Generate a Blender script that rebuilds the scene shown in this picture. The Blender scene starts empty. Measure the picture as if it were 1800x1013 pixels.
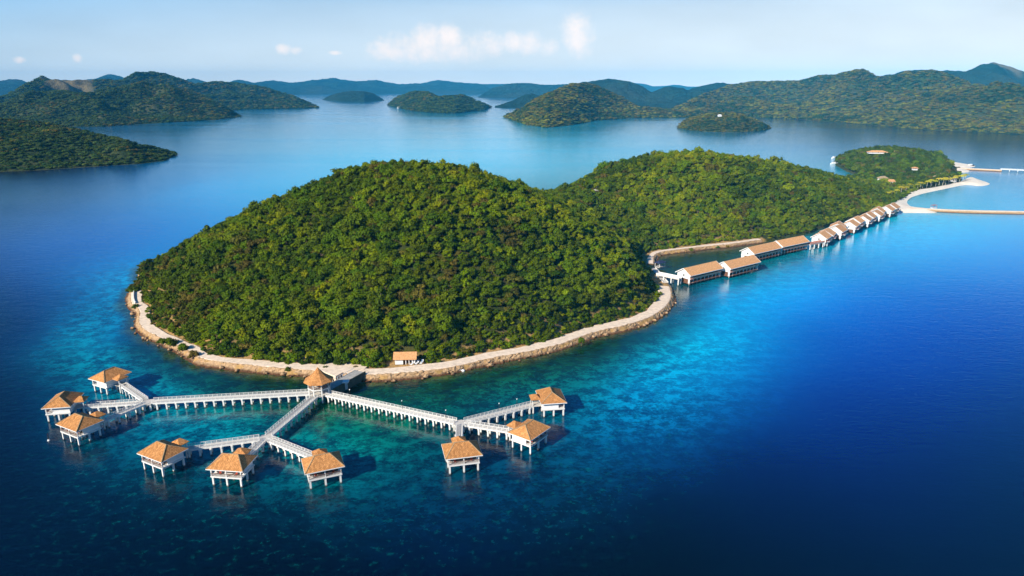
import bpy, bmesh, math, random
import numpy as np
from mathutils import Vector, Matrix, noise as mn
SC = bpy.context.scene
COL = SC.collection
R = math.radians

# ------------------------------------------------------------------ camera, light, exposure
CAM_H, FOC = 110.0, 1200.0
PITCH = math.atan(356.5 / FOC)
SUN_ELEV, SUN_AZ = R(29), R(-134)          # direction towards the sun, measured from +X
cam = bpy.data.cameras.new('camera'); cam.sensor_width = 36; cam.lens = 24
cam.clip_start = 1; cam.clip_end = 90000
camo = bpy.data.objects.new('camera', cam); COL.objects.link(camo)
camo.location = (0, 0, CAM_H); camo.rotation_euler = (math.pi / 2 - PITCH, 0, 0)
SC.camera = camo
SC.view_settings.view_transform = 'Standard'; SC.view_settings.look = 'None'
SC.view_settings.exposure = 0.5; SC.view_settings.gamma = 1; SC.view_settings.use_curve_mapping = False
SC.render.engine = 'CYCLES'
SC.cycles.use_denoising = True
SC.cycles.max_bounces = 5; SC.cycles.diffuse_bounces = 2; SC.cycles.glossy_bounces = 2
SC.cycles.transmission_bounces = 2; SC.cycles.volume_bounces = 0; SC.cycles.transparent_max_bounces = 4
SC.cycles.caustics_reflective = False; SC.cycles.caustics_refractive = False

sun = bpy.data.lights.new('sun', 'SUN'); sun.energy = 5.0; sun.angle = R(0.5); sun.color = (1, .92, .78)
suno = bpy.data.objects.new('sun', sun); COL.objects.link(suno)
sd = Vector((math.cos(SUN_ELEV) * math.cos(SUN_AZ), math.cos(SUN_ELEV) * math.sin(SUN_AZ), math.sin(SUN_ELEV)))
suno.rotation_euler = sd.to_track_quat('Z', 'Y').to_euler()

world = bpy.data.worlds.new('World'); SC.world = world; world.use_nodes = True


class NT:
    """tiny node helper"""
    def __init__(s, tree): s.t = tree; s.n = tree.nodes; s.l = tree.links
    def new(s, kind, **kw):
        nd = s.n.new(kind)
        for k, v in kw.items(): setattr(nd, k, v)
        return nd
    def put(s, sock, v):
        if hasattr(v, 'is_linked') or hasattr(v, 'links'): s.l.new(v, sock)
        else:
            if isinstance(v, (tuple, list)) and len(v) == 3 and sock.type == 'RGBA': v = (*v, 1)
            sock.default_value = v
    def math(s, op, a, b=0.0, c=None, clamp=False):
        nd = s.new('ShaderNodeMath', operation=op); nd.use_clamp = clamp
        s.put(nd.inputs[0], a); s.put(nd.inputs[1], b)
        if c is not None: s.put(nd.inputs[2], c)
        return nd.outputs[0]
    def mix(s, f, a, b, mode='MIX'):
        nd = s.new('ShaderNodeMix', data_type='RGBA', blend_type=mode)
        s.put(nd.inputs[0], f); s.put(nd.inputs[6], a); s.put(nd.inputs[7], b)
        return nd.outputs[2]
    def ramp(s, f, stops, interp='LINEAR'):
        nd = s.new('ShaderNodeValToRGB'); cr = nd.color_ramp; cr.interpolation = interp
        while len(cr.elements) < len(stops): cr.elements.new(.5)
        for e, (p, c) in zip(cr.elements, stops):
            e.position = p; e.color = (c, c, c, 1) if isinstance(c, (int, float)) else (*c, 1)
        s.l.new(f, nd.inputs[0]); return nd.outputs[0]
    def noise(s, vec, scale, detail=4, rough=.55, stretch=None, dist=0.0):
        if stretch:
            mp = s.new('ShaderNodeMapping'); s.l.new(vec, mp.inputs[0]); mp.inputs['Scale'].default_value = stretch; vec = mp.outputs[0]
        nd = s.new('ShaderNodeTexNoise'); s.l.new(vec, nd.inputs['Vector'])
        nd.inputs['Scale'].default_value = scale; nd.inputs['Detail'].default_value = detail
        nd.inputs['Roughness'].default_value = rough; nd.inputs['Distortion'].default_value = dist
        return nd.outputs[0]


def build_world():
    w = NT(world.node_tree)
    for n in list(w.n): w.n.remove(n)
    out = w.new('ShaderNodeOutputWorld'); bg = w.new('ShaderNodeBackground')
    sky = w.new('ShaderNodeTexSky', sky_type='NISHITA'); sky.sun_disc = False
    sky.sun_elevation = SUN_ELEV; sky.sun_rotation = math.pi / 2 - SUN_AZ
    sky.altitude = 100; sky.air_density = 1.0; sky.dust_density = 0.3; sky.ozone_density = 3.0
    bg.inputs['Strength'].default_value = 0.09
    tc = w.new('ShaderNodeTexCoord'); sp = w.new('ShaderNodeSeparateXYZ'); w.l.new(tc.outputs['Generated'], sp.inputs[0])
    y = w.math('MAXIMUM', sp.outputs[1], .05)
    az = w.math('DIVIDE', sp.outputs[0], y); el = w.math('DIVIDE', sp.outputs[2], y)
    cv = w.new('ShaderNodeCombineXYZ'); w.l.new(az, cv.inputs[0]); w.l.new(el, cv.inputs[1])
    n1 = w.noise(cv.outputs[0], 26, 7, .6); n2 = w.noise(cv.outputs[0], 90, 4, .6)
    puffs = [(-.150, .053, .034, .017), (-.12, .060, .028, .021), (-.085, .060, .020, .021), (-.16, .046, .05, .014), (-.10, .044, .06, .016),
             (-.035, .054, .035, .017), (.00, .056, .018, .014), (.025, .056, .024, .016), (.05, .050, .014, .012),
             (.088, .078, .020, .022), (.094, .062, .022, .026), (-.315, .048, .012, .007), (-.30, .046, .010, .006), (-.245, .043, .010, .003),
             (-.685, .034, .009, .005), (-.604, .036, .007, .007)]
    m = None
    for a, e, ra, re in puffs:
        d = w.math('ADD', w.math('POWER', w.math('ABSOLUTE', w.math('DIVIDE', w.math('SUBTRACT', az, a), ra)), 2.0),
                   w.math('POWER', w.math('ABSOLUTE', w.math('DIVIDE', w.math('SUBTRACT', el, e), re)), 2.0))
        v = w.math('SUBTRACT', 1.0, d)
        m = v if m is None else w.math('MAXIMUM', m, v)
    m = w.math('MAXIMUM', m, -1.5)
    m = w.math('ADD', m, w.math('MULTIPLY', w.math('SUBTRACT', n1, .5), 3.6))
    m = w.math('ADD', m, w.math('MULTIPLY', w.math('SUBTRACT', n2, .5), 1.2))
    mr = w.new('ShaderNodeMapRange', interpolation_type='SMOOTHSTEP'); w.l.new(m, mr.inputs[0])
    mr.inputs[1].default_value = -.5; mr.inputs[2].default_value = 1.8
    # thin veil of high cloud towards the horizon
    side = w.math('ADD', .5, w.math('MULTIPLY', az, .62), clamp=True)
    low = w.mix(side, (6.2, 7.2, 7.7), (9.0, 8.5, 7.6))
    high = w.mix(side, (2.0, 4.5, 7.2), (5.9, 6.8, 7.5))
    hor = w.mix(w.ramp(el, [(0.0, 0), (.14, 1)]), low, high)
    streak = w.ramp(w.noise(cv.outputs[0], 4, 5, .5, (1, 3.5, 1)), [(.3, .93), (.7, 1.05)])
    hor = w.mix(1.0, hor, streak, 'MULTIPLY')
    tinted = w.mix(1.0, sky.outputs[0], (.13, .60, 1.0), 'MULTIPLY')
    c = w.mix(w.ramp(sp.outputs[2], [(0, 1), (.10, .95), (.20, 0)]), tinted, hor)
    c = w.mix(w.math('MULTIPLY', mr.outputs[0], .95), c, (9.3, 8.3, 7.8))
    w.l.new(c, bg.inputs[0]); w.l.new(bg.outputs[0], out.inputs[0])


build_world()


# ------------------------------------------------------------------ helpers
def gp(px, py, z=0.0):
    """point of the place seen at a pixel of the 1800-wide photograph, at height z"""
    dx = (px - 900) / FOC; dy = (506.5 - py) / FOC
    t = (CAM_H - z) / (math.sin(PITCH) - dy * math.cos(PITCH))
    return Vector((t * dx, t * (math.cos(PITCH) + dy * math.sin(PITCH)), z))


def ridge(px, py, Y):
    dx = (px - 900) / FOC; dy = (506.5 - py) / FOC
    t = Y / (math.cos(PITCH) + dy * math.sin(PITCH))
    return Vector((t * dx, Y, CAM_H - t * (math.sin(PITCH) - dy * math.cos(PITCH))))


def mat(name, color, rough=.7, spec=.3, noise_scale=None, noise_amt=.25, bump=0.0, bump_scale=2.0, metal=0):
    m = bpy.data.materials.new(name); m.use_nodes = True
    w = NT(m.node_tree); b = w.n['Principled BSDF']
    b.inputs['Roughness'].default_value = rough; b.inputs['Specular IOR Level'].default_value = spec
    b.inputs['Metallic'].default_value = metal
    if noise_scale:
        tc = w.new('ShaderNodeTexCoord')
        f = w.ramp(w.noise(tc.outputs['Object'], noise_scale, 5, .6), [(.3, 1 - noise_amt), (.7, 1 + noise_amt * .6)])
        w.l.new(w.mix(1.0, (*color, 1), f, 'MULTIPLY'), b.inputs['Base Color'])
        if bump:
            bp = w.new('ShaderNodeBump'); bp.inputs['Strength'].default_value = bump; bp.inputs['Distance'].default_value = .3
            w.l.new(w.noise(tc.outputs['Object'], bump_scale, 5, .6), bp.inputs['Height']); w.l.new(bp.outputs[0], b.inputs['Normal'])
    else: b.inputs['Base Color'].default_value = (*color, 1)
    return m


def white_mat(name, color, stain_z):
    """white paint that is stained by the sea towards the waterline (world height)"""
    m = mat(name, color, .6, .3); w = NT(m.node_tree); b = w.n['Principled BSDF']
    g = w.new('ShaderNodeNewGeometry'); sp = w.new('ShaderNodeSeparateXYZ'); w.l.new(g.outputs['Position'], sp.inputs[0])
    n = w.noise(g.outputs['Position'], 1.4, 4, .6)
    zz = w.math('ADD', sp.outputs[2], w.math('MULTIPLY', n, .5))
    mr = w.new('ShaderNodeMapRange'); w.l.new(zz, mr.inputs[0]); mr.inputs[1].default_value = stain_z + .1; mr.inputs[2].default_value = stain_z + .55
    dirty = w.mix(w.math('MULTIPLY', n, .35), (*color, 1), (color[0] * .7, color[1] * .66, color[2] * .6, 1))
    w.l.new(w.mix(mr.outputs[0], (.06, .05, .035, 1), dirty), b.inputs['Base Color'])
    return m


def roof_mat(name, c1, c2, scale=1.0):
    m = mat(name, c1, .8, .2); w = NT(m.node_tree); b = w.n['Principled BSDF']
    tc = w.new('ShaderNodeTexCoord')
    br = w.new('ShaderNodeTexBrick'); w.l.new(tc.outputs['Object'], br.inputs['Vector'])
    br.inputs['Scale'].default_value = scale; br.inputs['Color1'].default_value = (*c1, 1); br.inputs['Color2'].default_value = (*c2, 1)
    br.inputs['Mortar'].default_value = (c2[0] * .5, c2[1] * .5, c2[2] * .5, 1); br.inputs['Mortar Size'].default_value = .03
    br.inputs['Brick Width'].default_value = .6; br.inputs['Row Height'].default_value = .35
    f = w.ramp(w.noise(tc.outputs['Object'], 1.7, 6, .7), [(.28, .62), (.72, 1.25)])
    c = w.mix(1.0, br.outputs[0], f, 'MULTIPLY')
    oi = w.new('ShaderNodeObjectInfo'); f2 = w.ramp(oi.outputs['Random'], [(0, .88), (1, 1.1)])
    c = w.mix(1.0, c, f2, 'MULTIPLY')
    w.l.new(c, b.inputs['Base Color'])
    bp = w.new('ShaderNodeBump'); bp.inputs['Strength'].default_value = .5; bp.inputs['Distance'].default_value = .08
    w.l.new(br.outputs['Fac'], bp.inputs['Height']); w.l.new(bp.outputs[0], b.inputs['Normal'])
    return m


def foliage_mat(name, cols, spec=.08):
    """cols: three colours spread over the plants by their own random number and by patches of the ground"""
    m = bpy.data.materials.new(name); m.use_nodes = True; w = NT(m.node_tree); b = w.n['Principled BSDF']
    oi = w.new('ShaderNodeObjectInfo'); g = w.new('ShaderNodeNewGeometry')
    big = w.noise(g.outputs['Position'], .022, 3, .5)
    leaf = w.noise(g.outputs['Position'], .9, 3, .6)
    f = w.math('ADD', w.math('MULTIPLY', oi.outputs['Random'], .6), w.math('MULTIPLY', w.math('SUBTRACT', big, .5), 1.5))
    f = w.math('ADD', f, w.math('ADD', .2, w.math('MULTIPLY', w.math('SUBTRACT', leaf, .5), .45)), clamp=True)
    c = w.ramp(f, [(0, cols[0]), (.5, cols[1]), (1, cols[2])])
    h = w.new('ShaderNodeHueSaturation'); w.l.new(c, h.inputs['Color'])
    w.l.new(w.math('ADD', .74, w.math('MULTIPLY', w.math('FRACT', w.math('MULTIPLY', oi.outputs['Random'], 17.3)), .42)), h.inputs['Value'])
    h.inputs['Saturation'].default_value = 1.05
    w.l.new(w.math('ADD', .478, w.math('MULTIPLY', w.math('FRACT', w.math('MULTIPLY', oi.outputs['Random'], 7.7)), .042)), h.inputs['Hue'])
    w.l.new(h.outputs[0], b.inputs['Base Color'])
    b.inputs['Roughness'].default_value = .6; b.inputs['Specular IOR Level'].default_value = spec
    return m


def tag(o, label=None, cat=None, group=None, kind=None):
    if label: o['label'] = label
    if cat: o['category'] = cat
    if group: o['group'] = group
    if kind: o['kind'] = kind
    return o


def thing(name, label, cat, loc=(0, 0, 0), rz=0, group=None):
    o = bpy.data.objects.new(name, None); COL.objects.link(o); o.empty_display_size = 1
    o.location = loc; o.rotation_euler = (0, 0, rz)
    return tag(o, label, cat, group)


class MB:
    """collects shapes that become ONE mesh object"""
    def __init__(s): s.v = []; s.f = []
    def add(s, vs, fs):
        k = len(s.v); s.v += [tuple(v) for v in vs]; s.f += [tuple(i + k for i in f) for f in fs]; return s
    def box(s, x0, x1, y0, y1, z0, z1, M=None):
        vs = [Vector((x, y, z)) for z in (z0, z1) for x, y in ((x0, y0), (x1, y0), (x1, y1), (x0, y1))]
        if M: vs = [M @ v for v in vs]
        return s.add(vs, [(3, 2, 1, 0), (4, 5, 6, 7), (0, 1, 5, 4), (1, 2, 6, 5), (2, 3, 7, 6), (3, 0, 4, 7)])
    def bar(s, a, b, w, h=None):
        a = Vector(a); b = Vector(b); h = h or w; d = (b - a); L = d.length
        q = d.to_track_quat('X', 'Z').to_matrix().to_4x4(); q.translation = a
        return s.box(0, L, -w / 2, w / 2, -h / 2, h / 2, q)
    def tube(s, a, b, r0, r1=None, n=8):
        r1 = r0 if r1 is None else r1; a = Vector(a); b = Vector(b)
        q = (b - a).to_track_quat('Z', 'X'); vs = []
        for p, r in ((a, r0), (b, r1)):
            vs += [p + q @ Vector((r * math.cos(6.28318 * i / n), r * math.sin(6.28318 * i / n), 0)) for i in range(n)]
        return s.add(vs, [(i, (i + 1) % n, n + (i + 1) % n, n + i) for i in range(n)] + [tuple(range(n))[::-1], tuple(range(n, 2 * n))])
    def hip(s, x0, x1, y0, y1, z0, z1, ridge_len, along='y', t=.22):
        """hipped roof with a thick eave"""
        cx, cy = (x0 + x1) / 2, (y0 + y1) / 2; r = ridge_len / 2
        rp = [(cx, cy - r, z1), (cx, cy + r, z1)] if along == 'y' else [(cx - r, cy, z1), (cx + r, cy, z1)]
        vs = [(x0, y0, z0), (x1, y0, z0), (x1, y1, z0), (x0, y1, z0)] + rp
        vs += [(x0, y0, z0 - t), (x1, y0, z0 - t), (x1, y1, z0 - t), (x0, y1, z0 - t)]
        if along == 'y': fs = [(0, 1, 4), (1, 2, 5, 4), (2, 3, 5), (3, 0, 4, 5)]
        else: fs = [(0, 1, 5, 4), (1, 2, 5), (2, 3, 4, 5), (3, 0, 4)]
        fs += [(6, 7, 1, 0), (7, 8, 2, 1), (8, 9, 3, 2), (9, 6, 0, 3), (9, 8, 7, 6)]
        return s.add(vs, fs)
    def build(s, name, m, parent=None):
        me = bpy.data.meshes.new(name); me.from_pydata(s.v, [], s.f); me.update()
        me.materials.append(m)
        o = bpy.data.objects.new(name, me); COL.objects.link(o); o.parent = parent
        return o


def copy_tree(o, parent=None):
    c = o.copy(); COL.objects.link(c); c.parent = parent
    for ch in list(o.children): copy_tree(ch, c)
    return c


def np_mesh(name, verts, faces, m, smooth=True, attrs=None):
    me = bpy.data.meshes.new(name)
    verts = np.asarray(verts, np.float32); me.vertices.add(len(verts)); me.vertices.foreach_set('co', verts.ravel())
    if faces is not None and len(faces):
        faces = np.asarray(faces, np.int32); n, k = faces.shape
        me.loops.add(n * k); me.loops.foreach_set('vertex_index', faces.ravel())
        me.polygons.add(n); me.polygons.foreach_set('loop_start', np.arange(0, n * k, k, dtype=np.int32))
        me.polygons.foreach_set('loop_total', np.full(n, k, np.int32))
        me.polygons.foreach_set('use_smooth', np.full(n, smooth, bool))
    me.update(calc_edges=True)
    for an, (typ, data) in (attrs or {}).items():
        a = me.attributes.new(an, typ, 'POINT')
        a.data.foreach_set({'FLOAT': 'value', 'FLOAT_COLOR': 'color', 'FLOAT_VECTOR': 'vector'}[typ], np.asarray(data, np.float32).ravel())
    if m: me.materials.append(m)
    o = bpy.data.objects.new(name, me); COL.objects.link(o); return o


def grid_faces(nu, nv):
    i, j = np.meshgrid(np.arange(nu - 1), np.arange(nv - 1), indexing='ij')
    a = (i * nv + j).ravel()
    return np.stack([a, a + nv, a + nv + 1, a + 1], 1)


def fnoise(x, y, scale, seed=0, octaves=4):
    """vectorised value noise in about -1..1"""
    x = np.asarray(x, float) / scale; y = np.asarray(y, float) / scale; out = 0; amp = 1; tot = 0
    for o in range(octaves):
        xi = np.floor(x).astype(np.int64); yi = np.floor(y).astype(np.int64); xf = x - xi; yf = y - yi
        u = xf * xf * (3 - 2 * xf); v = yf * yf * (3 - 2 * yf)
        def h(a, b):
            n = (a * 374761393 + b * 668265263 + (seed + o) * 1274126177) & 0xffffffff
            n = ((n ^ (n >> 13)) * 1274126177) & 0xffffffff
            return ((n ^ (n >> 16)) & 0xffff) / 32767.5 - 1
        out = out + amp * ((h(xi, yi) * (1 - u) + h(xi + 1, yi) * u) * (1 - v) + (h(xi, yi + 1) * (1 - u) + h(xi + 1, yi + 1) * u) * v)
        tot += amp; amp *= .5; x = x * 2.03 + 17.1; y = y * 2.03 + 5.7
    return out / tot


def smooth(a, b, x):
    t = np.clip((x - a) / (b - a), 0, 1); return t * t * (3 - 2 * t)


def sdist(P, poly):
    """signed distance to a closed polygon, positive inside"""
    P = np.asarray(P, float); poly = np.asarray(poly, float); d = np.full(len(P), 1e18); ins = np.zeros(len(P), bool)
    n = len(poly)
    for i in range(n):
        a = poly[i]; b = poly[(i + 1) % n]; e = b - a; w = P - a
        t = np.clip((w @ e) / (e @ e), 0, 1); q = w - t[:, None] * e; d = np.minimum(d, (q * q).sum(1))
        c1 = (a[1] > P[:, 1]) != (b[1] > P[:, 1])
        with np.errstate(divide='ignore', invalid='ignore'):
            xx = (b[0] - a[0]) * (P[:, 1] - a[1]) / (b[1] - a[1] if b[1] != a[1] else 1e-9) + a[0]
        ins ^= c1 & (P[:, 0] < xx)
    d = np.sqrt(d); return np.where(ins, d, -d)


class TPS:
    def __init__(s, P, z, lam=1.0):
        P = np.asarray(P, float) / 100; z = np.asarray(z, float); n = len(P); s.P = P
        K = s.k(P, P) + lam * .001 * np.eye(n); Q = np.hstack([np.ones((n, 1)), P])
        A = np.vstack([np.hstack([K, Q]), np.hstack([Q.T, np.zeros((3, 3))])])
        s.w = np.linalg.solve(A, np.concatenate([z, np.zeros(3)]))
    def k(s, A, B):
        r2 = ((A[:, None] - B[None]) ** 2).sum(2) + 1e-9; return r2 * np.log(r2) * .5
    def __call__(s, X):
        X = np.asarray(X, float) / 100; out = np.empty(len(X))
        for i in range(0, len(X), 20000):
            x = X[i:i + 20000]; out[i:i + 20000] = s.k(x, s.P) @ s.w[:-3] + s.w[-3] + x @ s.w[-2:]
        return out


def resample(pts, step, z=0):
    pts = [Vector((p[0], p[1])) for p in pts]; out = [pts[0]]
    for a, b in zip(pts, pts[1:]):
        n = max(1, int((b - a).length / step))
        for i in range(1, n + 1): out.append(a.lerp(b, i / n))
    return out


def catmull(pts, k=6):
    P = [Vector((p[0], p[1])) for p in pts]; P = [P[0] * 2 - P[1]] + P + [P[-1] * 2 - P[-2]]; out = []
    for i in range(1, len(P) - 2):
        for j in range(k):
            t = j / k; a, b, c, d = P[i - 1:i + 3]
            out.append(.5 * ((2 * b) + (c - a) * t + (2 * a - 5 * b + 4 * c - d) * t * t + (3 * b - a - 3 * c + d) * t ** 3))
    out.append(P[-2]); return out


# ------------------------------------------------------------------ materials
WHITE = white_mat('white_paint', (.80, .78, .74), .35)
PLAIN = mat('pale_plaster', (.80, .78, .75), .7, .2, .8, .12)
DECK = mat('weathered_deck', (.62, .57, .50), .8, .2, 1.5, .2)
CONC = mat('concrete', (.42, .40, .36), .85, .2, .7, .3)
TIMBER = mat('brown_timber', (.17, .075, .04), .7, .3, 1.2, .3)
DARKWALL = mat('dark_interior', (.045, .03, .022), .8, .2, 1, .3)
GLASS = mat('dark_glass', (.02, .03, .035), .08, .5)
REDRAIL = mat('faded_red_paint', (.85, .36, .24), .7, .2, 1, .2)
ROOF = roof_mat('brown_shingle', (.72, .335, .115), (.50, .215, .065), 1.0)
ROOFT = roof_mat('terracotta_tile', (.84, .45, .20), (.74, .36, .145), 1.0)
THATCH = mat('thatch', (.42, .30, .17), .95, .1, 3, .4)
SAND = mat('sand', (.88, .77, .62), .9, .15, .3, .15)
PATHM = mat('crushed_coral_path', (.88, .70, .52), .9, .15, .5, .22, .4, 3)
BARK = mat('bark', (.16, .12, .08), .9, .15, 3, .3)
PALEBARK = mat('pale_bark', (.5, .45, .37), .9, .15, 3, .3)
FABRIC = mat('red_cushion', (.45, .08, .05), .9, .1)
WHITEGLOSS = mat('white_gelcoat', (.82, .82, .80), .3, .5)


def rock_mat():
    m = mat('tan_rock', (.4, .25, .14), .9, .2); w = NT(m.node_tree); b = w.n['Principled BSDF']
    g = w.new('ShaderNodeNewGeometry'); sp = w.new('ShaderNodeSeparateXYZ'); w.l.new(g.outputs['Position'], sp.inputs[0])
    vo = w.new('ShaderNodeTexVoronoi'); vo.inputs['Scale'].default_value = 1.1; w.l.new(g.outputs['Position'], vo.inputs['Vector'])
    n = w.noise(g.outputs['Position'], .35, 6, .65)
    c = w.mix(n, (.62, .46, .28, 1), (.45, .24, .10, 1))
    c = w.mix(w.ramp(vo.outputs['Distance'], [(.0, .0), (.75, .35)]), c, (.16, .09, .045, 1))
    zz = w.math('ADD', sp.outputs[2], w.math('MULTIPLY', n, .6))
    mr = w.new('ShaderNodeMapRange'); w.l.new(zz, mr.inputs[0]); mr.inputs[1].default_value = .55; mr.inputs[2].default_value = 1.35
    c = w.mix(mr.outputs[0], (.10, .045, .02, 1), c)
    w.l.new(c, b.inputs['Base Color'])
    bp = w.new('ShaderNodeBump'); bp.inputs['Strength'].default_value = .8; bp.inputs['Distance'].default_value = .35
    w.l.new(vo.outputs['Distance'], bp.inputs['Height']); w.l.new(bp.outputs[0], b.inputs['Normal'])
    return m


ROCK = rock_mat()


def ground_mat(name, c1, c2, c3, scale, bare=(.19, .15, .075)):
    m = mat(name, c1, .9, .1); w = NT(m.node_tree); b = w.n['Principled BSDF']
    g = w.new('ShaderNodeNewGeometry')
    n1 = w.noise(g.outputs['Position'], scale, 8, .65); n2 = w.noise(g.outputs['Position'], scale * .12, 4, .55)
    c = w.mix(w.ramp(n1, [(.35, 0), (.65, 1)]), (*c1, 1), (*c2, 1))
    c = w.mix(w.ramp(n2, [(.48, 0), (.66, .8)]), c, (*c3, 1))
    at = w.new('ShaderNodeAttribute', attribute_name='bare')
    c = w.mix(w.math('MULTIPLY', at.outputs['Fac'], w.ramp(n1, [(.3, .6), (.6, 1)])), c, (*bare, 1))
    w.l.new(c, b.inputs['Base Color'])
    bp = w.new('ShaderNodeBump'); bp.inputs['Strength'].default_value = 1; bp.inputs['Distance'].default_value = .35 / scale
    w.l.new(n1, bp.inputs['Height']); w.l.new(bp.outputs[0], b.inputs['Normal'])
    return m


SOIL = ground_mat('forest_floor', (.05, .06, .015), (.03, .045, .010), (.09, .075, .025), .25, (.52, .31, .12))
HILLG = ground_mat('wooded_slope', (.018, .040, .012), (.055, .075, .018), (.09, .08, .035), .045)
HILLF = ground_mat('distant_slope', (.006, .026, .020), (.018, .042, .028), (.035, .05, .03), .012)  # bluish dark base, distance haze partly put into the colour

DKF = foliage_mat('dark_leaves', [(.028, .052, .003), (.052, .085, .004), (.095, .13, .005)])
MDF = foliage_mat('green_leaves', [(.052, .094, .003), (.090, .140, .004), (.150, .195, .005)])
YLF = foliage_mat('yellow_green_leaves', [(.095, .145, .004), (.150, .195, .005), (.24, .26, .006)])
OLF = foliage_mat('olive_brown_leaves', [(.06, .062, .010), (.10, .090, .014), (.16, .125, .022)])
PALMF = foliage_mat('palm_fronds', [(.20, .22, .02), (.34, .32, .03), (.5, .42, .05)])


# ------------------------------------------------------------------ island plans
front_px = [(246, 500), (229, 516), (226, 532), (229, 543), (241, 552), (241, 577), (256, 592), (290, 608), (333, 629), (352, 641), (430, 652), (500, 659),
            (560, 663), (640, 670), (700, 667), (760, 661), (800, 655), (860, 641), (930, 628), (985, 615), (1010, 606), (1050, 592), (1100, 581),
            (1140, 568), (1165, 554), (1179, 540), (1184, 524), (1180, 510)]
FRONT = [gp(x, y) for x, y in front_px]
lag_px = [(1170, 496), (1158, 484), (1152, 470), (1152, 456), (1164, 449), (1200, 444), (1250, 438), (1290, 434), (1340, 427), (1420, 411), (1470, 393), (1520, 377), (1560, 366), (1580, 355)]
LAG = [gp(x, y) for x, y in lag_px]
BACK = [Vector(p) for p in [(490, 800, 0), (470, 850, 0), (420, 850, 0), (370, 815, 0), (300, 800, 0), (200, 800, 0), (120, 760, 0), (70, 690, 0), (30, 640, 0), (-40, 600, 0),
                            (-120, 570, 0), (-190, 520, 0), (-228, 460, 0), (-232, 410, 0)]]
SHORE1 = catmull(FRONT, 4)
POLY1 = np.array([(p[0], p[1]) for p in SHORE1 + [q.to_2d() for q in LAG] + [q.to_2d() for q in BACK]])

ridge_px = [(290, 458, 398), (350, 412, 402), (425, 374, 408), (500, 340, 410), (550, 319, 412), (600, 299, 414), (650, 284, 416), (700, 281, 418), (750, 284, 424), (800, 289, 432),
            (860, 303, 452), (890, 314, 480), (925, 325, 520), (985, 327, 570), (1010, 318, 590), (1050, 296, 605), (1110, 274, 620), (1180, 263, 628),
            (1250, 263, 634), (1300, 271, 642), (1350, 285, 650), (1400, 291, 660), (1440, 297, 680), (1480, 308, 705), (1515, 322, 735)]
cp, cz = [], []
for p in SHORE1[::2] + [q.to_2d() for q in LAG[::1]]: cp.append((p[0], p[1])); cz.append(2.0)
for p in BACK: cp.append((p.x, p.y)); cz.append(2.0)
for x, y, Y in ridge_px:
    q = ridge(x, y, Y); cp.append((q.x, q.y)); cz.append(q.z - 6.5)
for x, y, z in [(95, 480, 9), (70, 520, 16), (20, 470, 34), (-100, 350, 32), (-40, 340, 40), (10, 360, 36), (-150, 360, 26), (50, 400, 24), (-40, 300, 19), (140, 540, 22), (240, 600, 24), (110, 580, 36)]:
    cp.append((x, y)); cz.append(z)
T1 = TPS(cp, cz, 4)


HUTP = gp(713, 637, 2.3)


def h_main(P):
    P = np.asarray(P, float); d = sdist(P, POLY1); z = T1(P)
    z = np.maximum(z, 2.0) + fnoise(P[:, 0], P[:, 1], 28, 3) * 2.2 * smooth(12, 40, d)
    ps = (P[:, 1] < 425) | ((P[:, 0] > 80) & (P[:, 0] < 190) & (P[:, 1] < 520))
    z = 1.75 + (z - 1.75) * np.where(ps, np.where(P[:, 0] < -75, smooth(7, 17, d), smooth(9.5, 20, d)), smooth(2, 12, d))
    k = 1 - smooth(5.5, 12, np.hypot(P[:, 0] - HUTP.x, (P[:, 1] - HUTP.y)))
    z = z * (1 - k) + np.minimum(z, 2.15) * k
    return np.where(d > 0, z, -3.0), d


small_px = [(1466, 284), (1470, 292), (1488, 302), (1512, 312), (1540, 322), (1560, 335), (1600, 334), (1640, 330), (1690, 319), (1690, 306), (1690, 297), (1668, 284), (1640, 277)]
SMALL = [gp(x, y) for x, y in small_px] + [Vector(p) for p in [(700, 1120, 0), (660, 1170, 0), (610, 1165, 0), (550, 1110, 0)]]
POLY2 = np.array([(p.x, p.y) for p in SMALL])
cp2 = [(p.x, p.y) for p in SMALL]; cz2 = [1.5] * len(cp2)
for x, y, Y in [(1480, 274, 1010), (1500, 266, 1000), (1525, 262, 990), (1560, 261, 985), (1600, 263, 985), (1630, 270, 975), (1655, 281, 960), (1675, 294, 930)]:
    q = ridge(x, y, Y); cp2.append((q.x, q.y)); cz2.append(max(q.z - 5, 3))
T2 = TPS(cp2, cz2, 4)


def h_small(P):
    P = np.asarray(P, float); d = sdist(P, POLY2); z = np.maximum(T2(P), 1.6) + fnoise(P[:, 0], P[:, 1], 25, 9) * 1.5 * smooth(10, 30, d)
    return np.where(d > 0, 1.4 + (z - 1.4) * smooth(2, 14, d), -3.0), d


def height_mesh(name, fn, poly, step, material=None):
    x0, y0 = poly.min(0) - 4; x1, y1 = poly.max(0) + 4
    xs = np.arange(x0, x1, step); ys = np.arange(y0, y1, step)
    X, Y = np.meshgrid(xs, ys, indexing='ij'); P = np.stack([X.ravel(), Y.ravel()], 1)
    z, d = fn(P); F = grid_faces(len(xs), len(ys)); F = F[(d[F] > -step * 1.5).any(1)]
    used = np.unique(F); rem = np.full(len(P), -1); rem[used] = np.arange(len(used))
    # thick earth skirt: outside points sink under the water
    o = np_mesh(name, np.column_stack([P, z])[used], rem[F], material or SOIL, True, {'bare': ('FLOAT', ((1 - smooth(11, 19, d + fnoise(P[:, 0], P[:, 1], 12, 6) * 4)) * ((P[:, 1] < 425) | ((P[:, 0] > 80) & (P[:, 0] < 185) & (P[:, 1] < 520))))[used])})
    return tag(o, kind='structure')


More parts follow.
